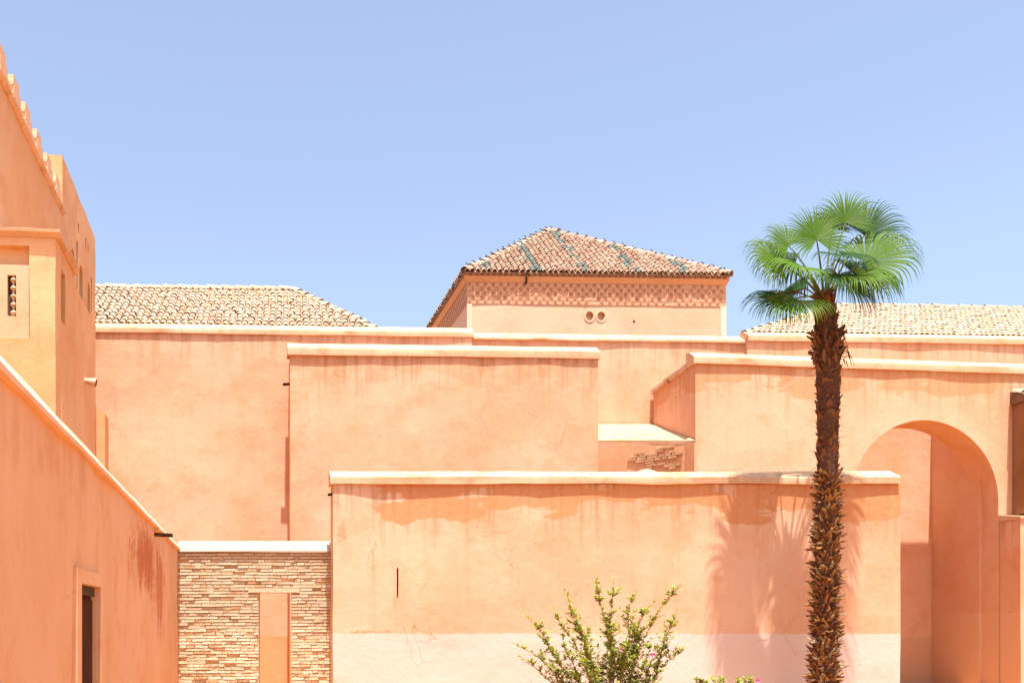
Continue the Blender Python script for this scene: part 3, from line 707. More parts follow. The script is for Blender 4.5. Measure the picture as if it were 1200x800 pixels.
# ------------------------------------------------------------------ left wall running away from the camera
def left_wall():
    q = dirv(290); corner = at(208, 0, YB); corner.z = 0
    A = corner - q * 23.0; T = thing('side_wall', 'long pink plastered wall running toward the corner, with a dark doorway', 'wall', (A.x, A.y, 0), ang(q))
    def U(x): p = on_line(corner, q, x); return (p - A).length, p.y
    zt = zat(634.5, YB); zb = zt - 0.17; L = 23.6
    u0, y0 = U(84); u1, y1 = U(114.5); o0, oy0 = U(89.5); o1, oy1 = U(112.5); zf = zat(664, y0); zo = zat(683, oy0)
    us, ys = U(176)
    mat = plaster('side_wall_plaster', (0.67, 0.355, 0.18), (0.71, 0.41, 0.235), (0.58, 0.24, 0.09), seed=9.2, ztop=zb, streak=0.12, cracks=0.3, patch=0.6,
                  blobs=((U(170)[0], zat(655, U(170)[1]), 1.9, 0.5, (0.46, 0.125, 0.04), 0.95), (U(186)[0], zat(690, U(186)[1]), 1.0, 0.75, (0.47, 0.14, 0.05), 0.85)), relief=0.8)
    slab('wall', T, mat, L, 0, zb, 0.55, openings=[(o0, o1, 0, zo, None)], seed=70, amp=0.016, res=0.4)
    prof = [(0.55, zb), (-0.045, zb), (-0.05, zb + 0.035), (-0.02, zb + 0.06), (0.02, zt - 0.03), (0.12, zt), (0.45, zt), (0.55, zt - 0.05)][::-1]
    extrude_u('coping', T, plaster('side_coping_plaster', (0.68, 0.42, 0.27), (0.73, 0.50, 0.36), (0.60, 0.30, 0.15), seed=71, patch=0.4), prof, 0, L - 0.25, seed=71, amp=0.008)
    # raised surround of the doorway
    fm = MB(); e = -0.045
    fm.box((u0, e, 0), (o0 - 0.002, 0.02, zf)); fm.box((o1 + 0.002, e, 0), (u1 + 0.10, 0.02, zf)); fm.box((o0 - 0.002, e, zo + 0.002), (o1 + 0.002, 0.02, zf))
    fm.build('door_surround', T, mat)
    for i in range(4):
        lb = MB(); lb.box((o0 + 0.005, 0.012 + 0.13 * i, zo - 0.085), (o1 - 0.005, 0.12 + 0.13 * i, zo - 0.005)); lb.build('lintel_beam', T, M_dark)
    dm = MB(); dm.box((o0 + 0.004, 0.045, 0.01), (o1 - 0.004, 0.095, zo - 0.09)); doorway_shade = dm.build('doorway_shade', T, simple('doorway_shade_brown', (0.06, 0.026, 0.014), (0.10, 0.045, 0.025), 4, stretch=(6, 6, 0.5), spec=0.0, rough=1.0, bump=0))  # dark sheet across the opening, its brown painting the shaded interior
    for i in range(4):
        pm = MB(); wd = (o1 - o0 - 0.02) / 4; pm.box((o0 + 0.01 + wd * i + 0.008, 0.030, 0.03), (o0 + 0.01 + wd * (i + 1) - 0.008, 0.044, zo - 0.12)); pm.build('shade_strip', doorway_shade, doorway_shade.data.materials[0])  # strips on the same sheet, also coloured as interior shade
    sp = U(182); spout(T, (sp[0], 0.0, zat(625, sp[1])), (0, -1, 0), 0.26, 0.055)
left_wall()

# ------------------------------------------------------------------ tower on the left
YT = 20.6
def tower():
    q = dirv(290); pe = at(112, 0, YT); pe.z = 0
    front = on_line(pe, q, 65)
    T = thing('tower', 'tall terracotta tower with stepped battlements and arched windows, left edge', 'tower', (front.x, front.y, 0), ang(q))
    R = Matrix.Rotation(-ang(q), 4, 'Z')
    def loc(p): return R @ (p - Vector((front.x, front.y, 0)))
    def Us(x, P): return loc(on_line(P, q, x)).x
    M_t = plaster('tower_plaster', (0.64, 0.335, 0.155), (0.69, 0.41, 0.22), (0.56, 0.23, 0.08), seed=81, cracks=0.35, streak=0.6, patch=0.4)
    L = loc(pe).x; Yf = front.y; xm = Us(87, pe); Ym = on_line(pe, q, 87).y
    zhi = zat(279, Yf); zlo = zat(333, Ym)
    # slit windows in the flank
    def slit(xa, xb, yt, yb): ya = on_line(pe, q, xa).y; return (Us(xa, pe), Us(xb, pe), zat(yb, ya), zat(yt, ya), 0.22)
    s1 = slit(71, 76, 314, 374)
    # the flank (faces right): high part, low part
    slab('flank_wall', T, M_t, xm, 0, zhi, 0.5, openings=[s1], seed=81, amp=0.012, u0=0.50)
    slab('flank_wall', T, M_t, L, 0, zlo, 0.5, seed=81, amp=0.012, u0=xm + 0.001)
    # front of the block (faces the camera): local frame turned so that u runs left to right
    W = 6.0; fr = bpy.data.objects.new('front', None)
    px = Yf / F
    def fu(x): return W - (65 - x) * px
    recess = (fu(-60), fu(35), zat(398, Yf), zat(289, Yf), 0.13)
    sl = (fu(9.5), fu(19.5), zat(371, Yf), zat(323, Yf))
    panel_top = zat(289, Yf)
    s = slab('front_wall', T, M_t, W, 0, zhi, 0.5, openings=[recess], seed=83, amp=0.012, res=0.25)
    s.rotation_euler = (0, 0, -math.pi / 2); s.location = (0.0, W, 0)
    def on_front(name, b, mat, sharp=None, kind=None, parent=T):
        o = b.build(name, parent, mat, sharp, kind)
        if parent is T: o.rotation_euler = (0, 0, -math.pi / 2); o.location = (0.0, W, 0)
        return o
    # recessed panel with a slit window filled by a turned lattice
    sh = MB(); z0r, z1r = recess[2] + 0.01, zat(311, Yf)
    xs = [recess[0] + 0.01, sl[0], sl[1], recess[1] - 0.01]
    sh.box((xs[0], 0.030, z0r), (xs[1], 0.125, z1r)); sh.box((xs[2], 0.030, z0r), (xs[3], 0.125, z1r))
    sh.box((xs[1], 0.0305, z0r), (xs[2], 0.125, sl[2])); sh.box((xs[1], 0.0305, sl[3]), (xs[2], 0.125, z1r))
    on_front('window_panel', sh, plaster('panel_plaster', (0.66, 0.38, 0.22), (0.70, 0.44, 0.28), DEEP, seed=84, cracks=0.1, patch=0.3))
    dk = MB(); dk.box((sl[0], 0.105, sl[2]), (sl[1], 0.124, sl[3])); w_ = on_front('window', dk, M_dark)
    for i in range(5):
        zc = sl[2] + (sl[3] - sl[2]) * (i + 0.5) / 5; h = (sl[3] - sl[2]) / 10; uc = (sl[0] + sl[1]) / 2
        b = MB(); b.tube([(uc + 0.02, 0.075, zc - h), (uc + 0.02, 0.075, zc - h * .6), (uc + 0.02, 0.075, zc - h * .3), (uc + 0.02, 0.075, zc), (uc + 0.02, 0.075, zc + h * .5), (uc + 0.02, 0.075, zc + h)], [0.018, 0.03, 0.05, 0.058, 0.026, 0.018], 8)
        o = b.build('baluster', w_, simple('lattice_wood', (0.45, 0.30, 0.18), (0.58, 0.42, 0.28), 8))
    # cornice round the block
    zc0, zc1, zt = zhi, zat(271, Yf), zat(262.5, Yf + 0.3)
    pr = [(0.6, zc0), (-0.03, zc0), (-0.045, zc0 + 0.03), (-0.09, zc1 - 0.05), (-0.095, zc1), (-0.02, zc1 + 0.03), (0.6, zt)][::-1]
    c = extrude_u('cornice', T, M_cope, pr, 0, W + 0.09, seed=85); c.rotation_euler = (0, 0, -math.pi / 2); c.location = (0, W, 0)
    extrude_u('cornice', T, M_cope, pr, 0.61, xm, seed=86)
    rf = MB(); rf.box((0.5, 0.5, zc0 - 0.2), (L, 6, zlo - 0.05)) if False else rf.box((0.55, 0.55, zc0 - 0.25), (xm, 5, zc0 - 0.05)); rf.build('terrace', T, M_cope)
    r2 = MB(); r2.box((xm + 0.01, 0.45, zlo - 0.3), (L, 3, zlo - 0.02)); r2.build('terrace', T, M_cope)
    # upper range, set back: tall part and the part with battlements
    pu = at(112, 0, 27.35); pu.z = 0
    lu = loc(pu); v0 = lu.y
    Yc = on_line(pu, q, 73).y; uc = Us(73, pu); ztall = zat(182, Yc); zwall = zat(254, Yc)
    op = []
    def arch_win(xa, xb, yt, yb): ya = on_line(pu, q, (xa + xb) / 2).y; return (Us(xa, pu), Us(xb, pu), zat(yb, ya), zat(yt, ya), 0.25)
    wins = [arch_win(83.5, 87.5, 292, 340), arch_win(93, 97, 312, 350), arch_win(102.5, 105.5, 332, 372)]
    small = [arch_win(91.5, 93, 262, 274), arch_win(99.5, 101, 279, 292), arch_win(102.5, 103.5, 285, 296), arch_win(106.5, 108, 326, 366), arch_win(89.5, 91.5, 283, 340)]
    slab('upper_wall', T, M_t, lu.x, zlo - 1.5, ztall, 0.5, openings=wins + small, seed=87, amp=0.01, u0=uc, v0=v0)
    for (a, b_, z0, z1, dd) in wins + small:
        wm = MB(); wm.box((a + 0.004, v0 + 0.09, z0 + 0.004), (b_ - 0.004, v0 + 0.20, z1 - 0.004)); wm.build('window', T, M_dark)  # dark boxes added to paint deep shade into the recesses
    wm = MB(); wm.box((s1[0] + 0.004, 0.10, s1[2] + 0.004), (s1[1] - 0.004, 0.18, s1[3] - 0.004)); wm.build('window', T, M_dark)  # same painted shade for the slit in the flank
    s2 = slab('upper_front', T, M_t, 4.0, zhi - 1, ztall, 0.5, seed=88, amp=0.01)
    s2.rotation_euler = (0, 0, -math.pi / 2); s2.location = (uc - 0.001 - 0.0, v0 + 4.0, 0) ; s2.location.x = uc - 0.004
    # round heads over the arched windows
    for (a, b, z0, z1, dd) in wins:
        h = MB(); n = 10; cx = (a + b) / 2; r = (b - a) / 2
        V = []; Fc = []
        for vv in (0.0, 0.25):
            for i in range(n + 1):
                an = math.pi * i / n; V.append((cx - r * math.cos(an), v0 + vv, z1 - r * 1.2 + r * 1.2 * math.sin(an)))
            for i in range(n + 1): V.append((cx - r * math.cos(math.pi * i / n), v0 + vv, z1 + 0.002))
        m = n + 1
        for i in range(n): Fc += [(i, i+1, m+i+1, m+i), (i, 2*m+i, 2*m+i+1, i+1)]
        h.add(V, Fc); h.build('arch_head', T, M_t)
    # battlemented length toward the camera
    ua = Us(-5, pu)
    slab('parapet_wall', T, M_t, uc - 0.01, 3, zwall, 0.45, seed=89, amp=0.012, u0=ua, v0=v0)
    st = extrude_u('string_course', T, M_cope, [(0.45, zwall + .002), (-0.02, zwall + .002), (-0.075, zwall + 0.05), (-0.075, zwall + 0.10), (0.0, zwall + 0.14), (0.45, zwall + 0.14)][::-1], ua, uc - 0.01, seed=90); st.location = (0, v0, 0)
    zm = zwall + 0.14
    M_m = plaster('merlon_plaster', (0.68, 0.42, 0.25), (0.72, 0.48, 0.31), (0.58, 0.30, 0.15), seed=91, cracks=0.1)
    b = MB(); steps = ((0.0, 0.34, 0.17), (0.17, 0.39, 0.05), (0.22, 0.27, 0.15), (0.37, 0.32, 0.05), (0.42, 0.22, 0.17))
    for i, (zz, hw, hh) in enumerate(steps): b.box((-hw, 0.01 * i, zz + (0.0005 if i else 0)), (hw, 0.26 - 0.01 * i, zz + hh))
    me = None
    for i, x in enumerate((72, 62, 50.5, 37.5, 24.5, 9)):
        u = Us(x, pu) - 0.17
        if me is None: o = b.build('merlon', T, M_m); me = o.data
        else: o = obj('merlon', me, T)
        o.location = (u, v0 + 0.0, zm)
    # clay rain pipe
    pp = on_line(pe, q, 99); u = loc(pp).x
    t = MB(); z = zat(446, pp.y); n = 12; ax = Vector((0.0, -1, -0.16)).normalized()
    t.tube([Vector((u, 0.1, z)) - ax * 0.0, Vector((u, 0, z)) + ax * 0.05, Vector((u, 0, z)) + ax * 0.22], [0.055, 0.06, 0.085], n, 0, False)
    t.tube([Vector((u, 0, z)) + ax * 0.22, Vector((u, 0, z)) + ax * 0.05], [0.07, 0.045], n, 1, True)
    t.build('rain_pipe', T, [M_clay, M_dark], 60)
    # short sloping-topped stub at the foot of the flank, against the rear wall
    P0 = pe + q * 0.25; l0 = loc(P0)
    sm = MB(); za, zb_ = zat(470, YT), zat(483, YT); wd = 10 / F * YT
    sm.add([(l0.x - .15, -wd, 0), (l0.x + .4, -wd, 0), (l0.x + .4, 0.1, 0), (l0.x - .15, 0.1, 0), (l0.x - .15, -wd, zb_), (l0.x + .4, -wd, zb_), (l0.x + .4, 0.1, za), (l0.x - .15, 0.1, za)],
           [(0,3,2,1),(4,5,6,7),(0,1,5,4),(1,2,6,5),(2,3,7,6),(3,0,4,7)])
    sm.build('buttress', T, M_t)
tower()

# ------------------------------------------------------------------ palm
YP = 18.5
def palm():
    base = at(967, 0, YP); base.z = 0
    T = thing('palm_tree', 'fan palm with shaggy brown trunk in front of the low wall', 'palm tree', (base.x, base.y, 0))
    def L(x, y, dy=0.0): return at(x, y, YP + dy) - base
    M_tr = simple('palm_trunk', (0.075, 0.030, 0.018), (0.14, 0.062, 0.034), 14, 0.95, 0.01, stretch=(1, 1, 0.6))
    M_b = [simple('leaf_base_%s' % k, a, b, 10, 0.9, 0.004, stretch=(3, 3, 1), per_obj=.6) for k, a, b in (
        ('gold', (0.30, 0.135, 0.038), (0.42, 0.22, 0.075)), ('brown', (0.17, 0.066, 0.026), (0.25, 0.105, 0.040)), ('dark', (0.085, 0.034, 0.019), (0.15, 0.064, 0.034)), ('straw', (0.34, 0.24, 0.14), (0.44, 0.34, 0.22)))]
    prof = [(835, 966, 16), (800, 966, 15), (760, 967, 14), (700, 968, 13), (640, 969, 12.5), (590, 970, 12.5), (560, 970, 12), (548, 970, 12), (520, 970, 12), (480, 970.5, 13), (440, 970, 13.5), (415, 969.5, 14.5), (395, 968.5, 14), (375, 967, 12.5), (355, 966, 12), (346, 966, 9)]
    def axis(z):
        pts = [(L(x, y).z, L(x, y).x, r / F * YP) for y, x, r in prof]
        for (a, b) in zip(pts, pts[1:]):
            if a[0] <= z <= b[0]: f = (z - a[0]) / (b[0] - a[0]); return a[1] + (b[1] - a[1]) * f, a[2] + (b[2] - a[2]) * f
        return (pts[0][1], pts[0][2]) if z < pts[0][0] else (pts[-1][1], pts[-1][2])
    V = []; n = 28; rows = 150; ztop = L(966, 346).z
    for j in range(rows + 1):
        z = ztop * j / rows; cx, r = axis(z)
        for i in range(n):
            a = 2 * math.pi * i / n; rr_ = r * 0.90 * (1 + 0.10 * nz((math.cos(a) * 3, math.sin(a) * 3, z * 9), 1.2, 2) + 0.05 * math.sin(z * 62 + 1.5 * nz((a, 0, z), 2)))
            V.append((cx + rr_ * math.cos(a), rr_ * math.sin(a), z))
    Fc = [(j*n+i, j*n+(i+1) % n, (j+1)*n+(i+1) % n, (j+1)*n+i) for j in range(rows) for i in range(n)] + [tuple(range(rows*n, (rows+1)*n))]
    trunk = obj('trunk', mesh('trunk', V, Fc, 70), T, M_tr)
    # old leaf bases: the cut stubs all the way up
    rr = random.Random(4)
    def boot_mesh(mat, ragged):
        j = lambda s: rr.uniform(-s, s)
        V = [(-0.5, 0.0, -0.1), (0.5, 0.0, -0.1), (0.34 + j(.1), 0.30, 0.42), (-0.34 + j(.1), 0.30, 0.42), (0.20 + j(.15), 0.62 + j(.1), 0.92 + j(.1)), (-0.22 + j(.15), 0.60 + j(.1), 0.95 + j(.1)), (0.02 + j(.1), 0.66 + j(.2), 1.05 + ragged * rr.uniform(0, .6)),
             (0.40, -0.1, 0.35), (-0.40, -0.1, 0.35), (0.20, 0.42, 0.86), (-0.2, 0.40, 0.86)]
        me = mesh('leaf_base', V, [(0, 1, 2, 3), (3, 2, 4, 5), (5, 4, 6), (1, 7, 2), (2, 7, 9, 4), (8, 0, 3), (10, 8, 3, 5), (7, 8, 10, 9), (9, 10, 6), (4, 9, 6), (10, 5, 6)]); me.materials.append(mat); return me
    ms = [[boot_mesh(m, 1.0 if q == 3 else 0.5) for _ in range(4)] for q, m in enumerate(M_b)]
    items = []; z = 0.02; row = 0
    while z < ztop - 0.05:
        cx, r = axis(z); zpx = HZ - (z - EYE) * F / YP
        low = zpx > 556
        nb = 15 if low else 11
        for i in range(nb):
            a = 2 * math.pi * (i + 0.5 * (row % 2) + rr.uniform(-.35, .35)) / nb
            items.append((a, z + rr.uniform(-.03, .03), cx, r, zpx, low))
        z += 0.06 if low else 0.095; row += 1
    rest = MB(); made = 0; items.sort(key=lambda q: math.sin(q[0]) + rr.uniform(-.02, .02))
    front = [q for q in items if math.sin(q[0]) < 0.15]; back = [q for q in items if math.sin(q[0]) >= 0.15]
    rr.shuffle(front)
    front.sort(key=lambda q: not (q[5] or q[4] < 440))
    for (a, z, cx, r, zpx, low) in front + back:
        if low:
            k = rr.choices((0, 1, 2, 3), (3.6, 4.2, 1.6, 0.6 + (1.8 if zpx > 745 else 0)))[0]; sc = rr.uniform(0.7, 1.25); wd, out, hh = 0.075 * sc, 0.13 * sc * rr.uniform(.4, 1.5), 0.085 * sc
        elif zpx < 440:
            k = rr.choices((0, 1, 2), (0.2, 1.4, 3))[0]; sc = rr.uniform(0.8, 1.35); wd, out, hh = 0.10 * sc, 0.13 * sc * (1.1 if 392 < zpx < 428 else 0.3), 0.13 * sc
        else:
            k = rr.choices((1, 2), (1.3, 3))[0]; sc = rr.uniform(0.7, 1.3); wd, out, hh = 0.11 * sc, 0.05 * sc * rr.uniform(.3, 1.6), 0.085 * sc
        o_ = Vector((math.cos(a), math.sin(a), 0)); s_ = Vector((-o_.y, o_.x, 0))
        M = Matrix.Translation((cx + o_.x * r * 0.86, o_.y * r * 0.86, z)) @ Matrix((-s_, o_, Vector((0, 0, 1)))).transposed().to_4x4() @ Matrix.Rotation(rr.uniform(-.6, .6), 4, 'Y') @ Matrix.Rotation(rr.uniform(-.75, .45) if low else rr.uniform(-.3, .35), 4, 'X') @ Matrix.Diagonal((wd * rr.uniform(.7, 1.35), out, hh * rr.uniform(.6, 1.4), 1))
        me = ms[k][rr.randrange(4)]
        if made < 300: o = obj('leaf_base', me, trunk); o.matrix_local = M; made += 1
        else: rest.add([M @ q.co for q in me.vertices], [tuple(q.vertices) for q in me.polygons], k)
    rest.build('leaf_bases', trunk, M_b, kind='stuff')
    fb = MB()
    for i in range(420):
        z = rr.uniform(0.1, L(0, 400).z); cx, r_ = axis(z); a = rr.uniform(0, 6.283); o_ = Vector((math.cos(a), math.sin(a), rr.uniform(-.7, .8))).normalized(); p = Vector((cx + o_.x * r_ * 0.9, o_.y * r_ * 0.9, z)); l_ = rr.uniform(0.06, 0.20)
        w_ = Vector((-o_.y, o_.x, rr.uniform(-.5, .5))).normalized() * rr.uniform(.004, .010); q = p + o_ * l_ + Vector((rr.uniform(-.03, .03), rr.uniform(-.03, .03), rr.uniform(-.07, .03)))
        up_ = w_.cross(o_).normalized() * 0.004
        fb.add([p - w_, p + w_, q, p + up_ * 2], [(0, 1, 2), (1, 3, 2), (3, 0, 2)], rr.choices((0, 1, 2), (3, 2, 1))[0])
    fb.build('fibres', trunk, M_b[:2] + M_b[3:], kind='stuff')
    # torn dead sheaths hanging below the crown, as on the right of the trunk
    for i in range(26):
        a = rr.uniform(-3.0, 0.3); z = L(0, rr.uniform(388, 428)).z; cx, r = axis(z); o_ = Vector((math.cos(a), math.sin(a), 0)); b = MB(); p = Vector((cx, 0, z)) + o_ * r
        l_ = rr.uniform(0.14, 0.34); s_ = Vector((-o_.y, o_.x, 0)) * rr.uniform(0.015, 0.035); q1 = p + o_ * l_ * 0.5 + Vector((0, 0, 0.02)); q2 = p + o_ * l_ * 0.75 + Vector((0, 0, -l_ * rr.uniform(.4, 1.0)))
        th = o_ * 0.006
        b.add([p - s_, p + s_, q1 + s_, q1 - s_, q2], [(0, 1, 2, 3), (3, 2, 4)]); b.add([p - s_ - th, p + s_ - th, q1 + s_ - th, q1 - s_ - th, q2], [(3, 2, 1, 0), (4, 2, 3)])
        b.build('dead_sheath', T, M_b[1 if i % 3 else 2])
    # fans
    M_leaf = [simple('palm_leaf_%s' % k, a, b, 5, 0.5, 0, per_obj=.5, spec=0.15, trans=t) for k, a, b, t in (
        ('fresh', (0.055, 0.130, 0.005), (0.100, 0.190, 0.010), (0.15, 0.28, 0.006)), ('mature', (0.014, 0.055, 0.008), (0.028, 0.082, 0.014), (0.03, 0.10, 0.010)))]
    M_pet = simple('palm_stalk', (0.08, 0.115, 0.025), (0.13, 0.16, 0.05), 8, 0.5)
    M_tip = simple('palm_dry_tip', (0.34, 0.30, 0.12), (0.46, 0.40, 0.18), 8)
    crown = L(966, 350)
    def fan(hub, d, nrm, R, spread=2.2, n=44, droop=0.35, k=0, hole=0.0, sag=0.0):
        hub = Vector(hub); d = Vector(d).normalized(); nrm = Vector(nrm); nrm = (nrm - d * nrm.dot(d)).normalized(); sd = d.cross(nrm)
        f = obj('frond', None, T) if False else None
        b = MB(); m = 9
        for i in range(n):
            th = spread * (2 * (i + 0.5) / n - 1); dth = spread * 2 / n
            ln = R * (1 - 0.22 * (abs(th) / spread) ** 2) * rr.uniform(0.93, 1.05)
            e = d * math.cos(th) + sd * math.sin(th); p_ = (sd * math.cos(th) - d * math.sin(th))
            cup = 0.18 * math.sin(abs(th)) if abs(th) < 1.6 else 0.18
            pts = []; dr = droop * rr.uniform(0.75, 1.3); tw = rr.uniform(-.12, .12)
            pos = hub.copy(); dirn = (e + nrm * 0.12).normalized(); step = ln / m; rows_ = []
            for j in range(m + 1):
                t = j / m
                wdt = dth * t * ln * 0.52 if t < 0.5 else dth * 0.5 * ln * 0.5 * max(0.0, 1 - (t - 0.5) / 0.5) ** 0.8
                wdt = max(wdt, 0.0012)
                nn = dirn.cross(p_).normalized(); rows_ += [pos - p_ * wdt + nn * wdt * 0.55, pos.copy(), pos + p_ * wdt + nn * wdt * 0.55]
                if j < m:
                    pull = sag * t + (dr * max(0, t - 0.38) ** 1.15 * 5.0)
                    dirn = (dirn + Vector((0, 0, -1)) * pull * 0.42 + p_ * tw * 0.08).normalized(); pos = pos + dirn * step
            b.add(rows_, [q for j in range(m) for q in ((3*j, 3*j+1, 3*j+4, 3*j+3), (3*j+1, 3*j+2, 3*j+5, 3*j+4))], 0)
        blade = b.build('frond', T, [M_leaf[k]], 60)
        pt = MB(); c0 = crown + Vector(((hub.x - crown.x) * 0.06, (hub.y - crown.y) * 0.06, -0.02)); mid = c0 * 0.5 + hub * 0.5 + Vector((0, 0, 0.10 + 0.10 * (hub - c0).length)) - (hub - c0) * 0.08
        pts = [c0 * (1-t)**2 + mid * 2*t*(1-t) + hub * t*t for t in [q / 8 for q in range(9)]]
        pt.tube(pts, [0.024 - 0.014 * q / 8 for q in range(9)], 6); pt.build('stalk', blade, M_pet, 60)
    Nc = (0, -1, 0.15)
    # hub (px, py, dy), fan direction, blade normal, radius, spread, droop, leaf kind
    for (hx, hy, dy, d, nn, R, sp, dr, k, sg) in (
        (957, 281, -0.45, (-0.08, 0.30, 1), (0.05, -1, 0.40), 0.74, 2.5, 0.30, 0, 0.0),
        (991, 261, 0.10, (0.30, 0.25, 1), (-0.2, -1, 0.35), 0.74, 2.0, 0.45, 0, 0.02),
        (975, 268, 0.45, (0.0, 0.4, 1), (-0.1, -0.9, 0.4), 0.60, 2.0, 0.5, 1, 0.02),
        (1013, 276, 0.15, (1, 0.1, 0.75), (-0.5, -1, 0.15), 0.95, 1.7, 0.55, 1, 0.02),
        (1014, 308, -0.35, (1, -0.25, 0.45), (-0.1, -0.9, 0.7), 1.04, 1.9, 1.15, 0, 0.10),
        (1002, 322, 0.30, (1, 0.2, 0.05), (0.0, -0.8, 0.8), 0.98, 1.8, 1.1, 1, 0.12),
        (986, 299, -0.55, (0.30, -0.55, -0.30), (0.3, -0.85, 0.55), 0.78, 2.4, 0.7, 1, 0.06),
        (1002, 322, -0.60, (0.75, -0.5, -0.30), (0.2, -0.7, 0.8), 0.86, 1.9, 1.0, 0, 0.12),
        (924, 288, 0.20, (-0.75, 0.1, 0.75), (0.3, -1, 0.4), 0.66, 1.9, 0.75, 0, 0.03),
        (914, 310, -0.20, (-1, -0.15, 0.45), (0.1, -0.9, 0.7), 0.88, 1.8, 1.2, 0, 0.10),
        (932, 310, 0.35, (-1, 0.2, 0.05), (0.0, -0.8, 0.8), 0.82, 1.8, 1.1, 1, 0.12),
        (940, 312, -0.60, (-0.6, -0.5, -0.20), (-0.2, -0.8, 0.7), 0.74, 1.9, 1.0, 0, 0.12),
        (924, 354, -0.10, (-1, 0.0, 0.02), (0.0, -0.7, 0.9), 0.88, 1.8, 0.80, 1, 0.14),
        (938, 352, -0.45, (-0.65, -0.4, -0.45), (-0.25, -0.7, 0.8), 0.80, 1.9, 0.60, 0, 0.10),
        (992, 328, 0.45, (0.5, 0.5, -0.30), (0.2, -0.6, 0.9), 0.85, 1.8, 1.0, 1, 0.14),
        (945, 332, 0.50, (-0.5, 0.5, -0.25), (-0.2, -0.6, 0.9), 0.8, 1.8, 1.0, 1, 0.14),
        (980, 322, -0.70, (0.15, -0.6, -0.55), (0.1, -0.8, 0.6), 0.62, 1.9, 0.8, 1, 0.08)):
        fan(L(hx, hy, dy * 0.62), d, nn, R * (0.98 if hy < 300 else 1.12), sp, 50, dr, k, 0, sg)
    # bare dead flower stalks on the left
    for (pts) in (((960, 352), (935, 342), (912, 343), (902, 349)), ((962, 350), (945, 338), (928, 341), (917, 351))):
        b = MB(); b.tube([L(x, y, -0.1 - 0.1 * i) for i, (x, y) in enumerate(pts)], [0.018, 0.013, 0.009, 0.004], 5)
        for _ in range(16):
            i = rr.randrange(1, 4); p = L(*pts[i], -0.1 - 0.1 * i); b.tube([p, p + Vector((rr.uniform(-.12, .12), rr.uniform(-.1, .1), rr.uniform(-.14, .05)))], [0.006, 0.002], 4)
        b.build('flower_stalk', T, M_b[2])
palm()

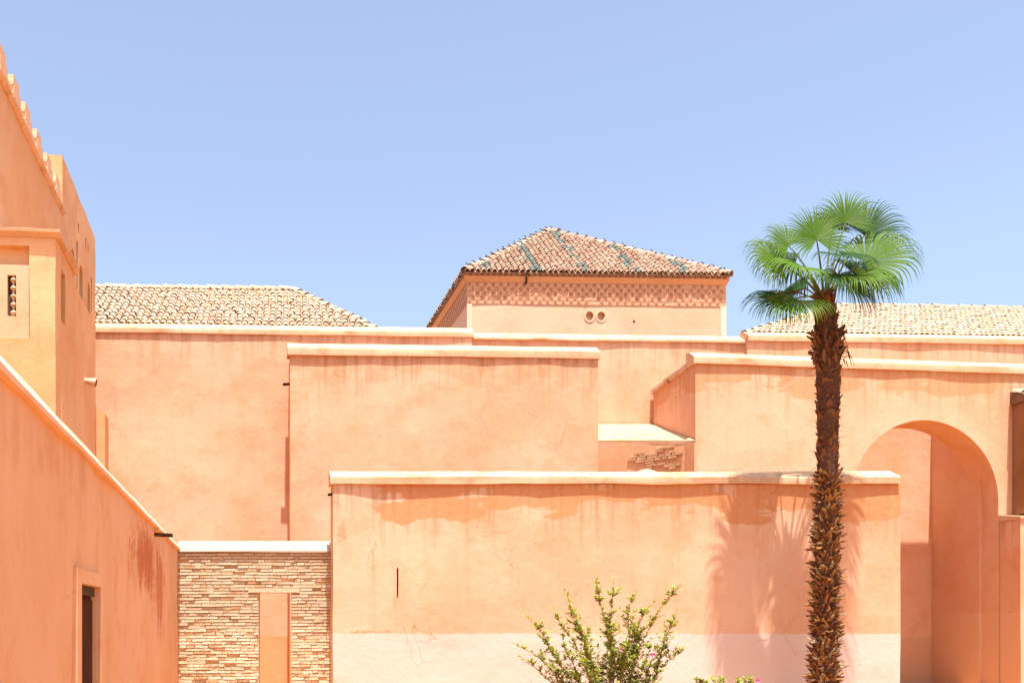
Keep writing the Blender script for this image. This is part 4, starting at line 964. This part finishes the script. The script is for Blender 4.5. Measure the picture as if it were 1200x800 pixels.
# ------------------------------------------------------------------ shrubs
M_lf = [simple('shrub_leaf_%s' % k, a, b, 9, 0.5, 0, spec=0.4, trans=t) for k, a, b, t in (
    ('young', (0.32, 0.33, 0.045), (0.42, 0.41, 0.075), (0.42, 0.45, 0.05)), ('green', (0.18, 0.235, 0.03), (0.25, 0.30, 0.05), (0.28, 0.36, 0.04)), ('dark', (0.04, 0.072, 0.016), (0.07, 0.11, 0.025), (0.07, 0.12, 0.015)))]
M_tw = simple('shrub_twig', (0.20, 0.11, 0.05), (0.34, 0.20, 0.10), 12)
M_pk = simple('pink_petal', (0.70, 0.16, 0.36), (0.80, 0.30, 0.48), 20, 0.6, 0, trans=(0.7, 0.2, 0.4))
def shrub(label, Y, base_px, tips, seed, dens=1.0, flowers=(), start=0.25, fill=0):
    base = at(base_px, 0, Y); base.z = 0; rr = random.Random(seed)
    T = thing('flowering_shrub', label, 'shrub', (base.x, base.y, 0))
    tips = [(x, y, rr.uniform(-.45, .45), 1.0) for x, y in tips]
    for _ in range(fill):
        x, y, _d, _s = rr.choice(tips); f = rr.uniform(0.35, 0.85); tips.append((base_px + (x - base_px) * f + rr.uniform(-14, 14), 842 + (y - 842) * f * rr.uniform(.75, 1), rr.uniform(-.6, .6), 1.0))
    for (x, y, dy, sc) in tips:
        tip = at(x, y, Y + dy) - base; root = Vector((rr.uniform(-.22, .22) + tip.x * 0.22, rr.uniform(-.1, .1), 0.0))
        ctrl = Vector((root.x * 0.5 + tip.x * rr.uniform(0.2, 0.55) + rr.uniform(-.12, .12), (root.y + tip.y) * 0.5 + rr.uniform(-.1, .1), tip.z * rr.uniform(0.45, 0.75))); n = 16
        P = [root * (1-t)**2 + ctrl * 2*t*(1-t) + tip * t*t + Vector((0.12 * t * nz((t * 4, x, y), 1.0, 1), 0.06 * nz((t * 5, y, x), 1.0, 2), 0.04 * t * nz((t * 5, x, 3), 1.0, 3))) for t in [q / n for q in range(n + 1)]]
        b = MB(); b.tube(P, [0.011 * (1 - q / n) + 0.0018 for q in range(n + 1)], 5)
        f = MB()
        def leaf(p, d, s, k):
            d = d.normalized(); up = Vector((rr.uniform(-.6, .6), rr.uniform(-.6, .6), 1)); sd = d.cross(up).normalized() * s * 0.26; u2 = sd.cross(d).normalized() * s * 0.06
            f.add([p, p + d * s * 0.45 + sd + u2, p + d * s * 0.45, p + d * s * 0.45 - sd + u2, p + d * s - u2 * 2], [(0, 2, 1), (0, 3, 2), (1, 2, 4), (2, 3, 4)], k)
        length = sum((q2 - q1).length for q1, q2 in zip(P, P[1:]))
        cnt = int(length * 48 * dens)
        twigs = []
        for _ in range(int(length * 11)):
            t = rr.uniform(0.3, 0.95); i = int(t * n); a = rr.uniform(0, 6.28); l_ = rr.uniform(0.10, 0.34) * (1.2 - t)
            q = P[i] + Vector((math.cos(a) * l_, math.sin(a) * l_, l_ * rr.uniform(.5, 1.4))); b.tube([P[i], P[i] * .5 + q * .5 + Vector((math.cos(a) * .01, 0, -.01)), q], [0.0045, 0.003, 0.0015], 4); twigs.append((P[i], q, t))
        for _ in range(cnt):
            t = start + (1 - start) * rr.random() ** 0.85; i = min(n - 1, int(t * n)); p = P[i] + (P[i+1] - P[i]) * rr.random(); ax = (P[i+1] - P[i]).normalized()
            a = rr.uniform(0, 6.28); o_ = Vector((math.cos(a), math.sin(a), rr.uniform(-.2, .5))); k = rr.choices((0, 1, 2), (1.0 + 3.0 * t * t, 2, 0.7 * (1.1 - t)))[0]
            leaf(p, ax * rr.uniform(0.4, 1.0) + o_ * 0.8, rr.uniform(0.06, 0.11) * (1.1 - 0.35 * t), k)
        for (p, q, t) in twigs:
            for _ in range(8):
                g_ = rr.random() ** 0.6; a = rr.uniform(0, 6.28); leaf(p + (q - p) * g_, (q - p).normalized() * 0.6 + Vector((math.cos(a), math.sin(a), rr.uniform(-.3, .4))) * 0.8, rr.uniform(0.055, 0.095), rr.choices((0, 1, 2), (1.2 + t, 2, 0.6))[0])
        st = b.build('stem', T, M_tw, 60); f.build('leaves', st, M_lf, kind='stuff')
    for (x, y) in flowers:
        p = at(x, y, Y - 0.35) - base; b = MB()
        for i in range(9):
            a = i * 2.4; o_ = Vector((math.cos(a), -0.5, math.sin(a) * 0.8)).normalized(); s_ = o_.cross(Vector((0, 1, 0))).normalized() * 0.017; c = p + o_ * 0.012
            b.add([p, c + o_ * 0.02 + s_, c + o_ * 0.038, c + o_ * 0.02 - s_], [(0, 1, 2, 3)])
        b.tube([p, p + Vector((0, 0.1, -0.14)), p + Vector((0, 0.34, -0.35))], [0.004, 0.004, 0.005], 4, 1)
        b.build('flower', T, [M_pk, M_tw])
shrub('tall sprawling green shrub with a few pink flowers, before the low wall', 16.8, 720,
      [(597, 752), (606, 768), (618, 722), (632, 742), (646, 708), (661, 692), (672, 716), (688, 735), (699, 677), (722, 677), (706, 712), (743, 690), (742, 712), (765, 705), (756, 730), (794, 684), (796, 716), (785, 745), (801, 758), (640, 770), (660, 745), (720, 730), (770, 770)], 3, 1.0, ((727, 760), (765, 767)), fill=16)
shrub('low trailing shrub end with one pink bloom, right of the tall shrub', 16.6, 850,
      [(812, 794), (822, 796), (836, 795), (848, 793), (862, 794), (874, 792), (884, 794), (830, 806), (856, 808)], 9, 0.9, ((887, 797),), start=0.35)
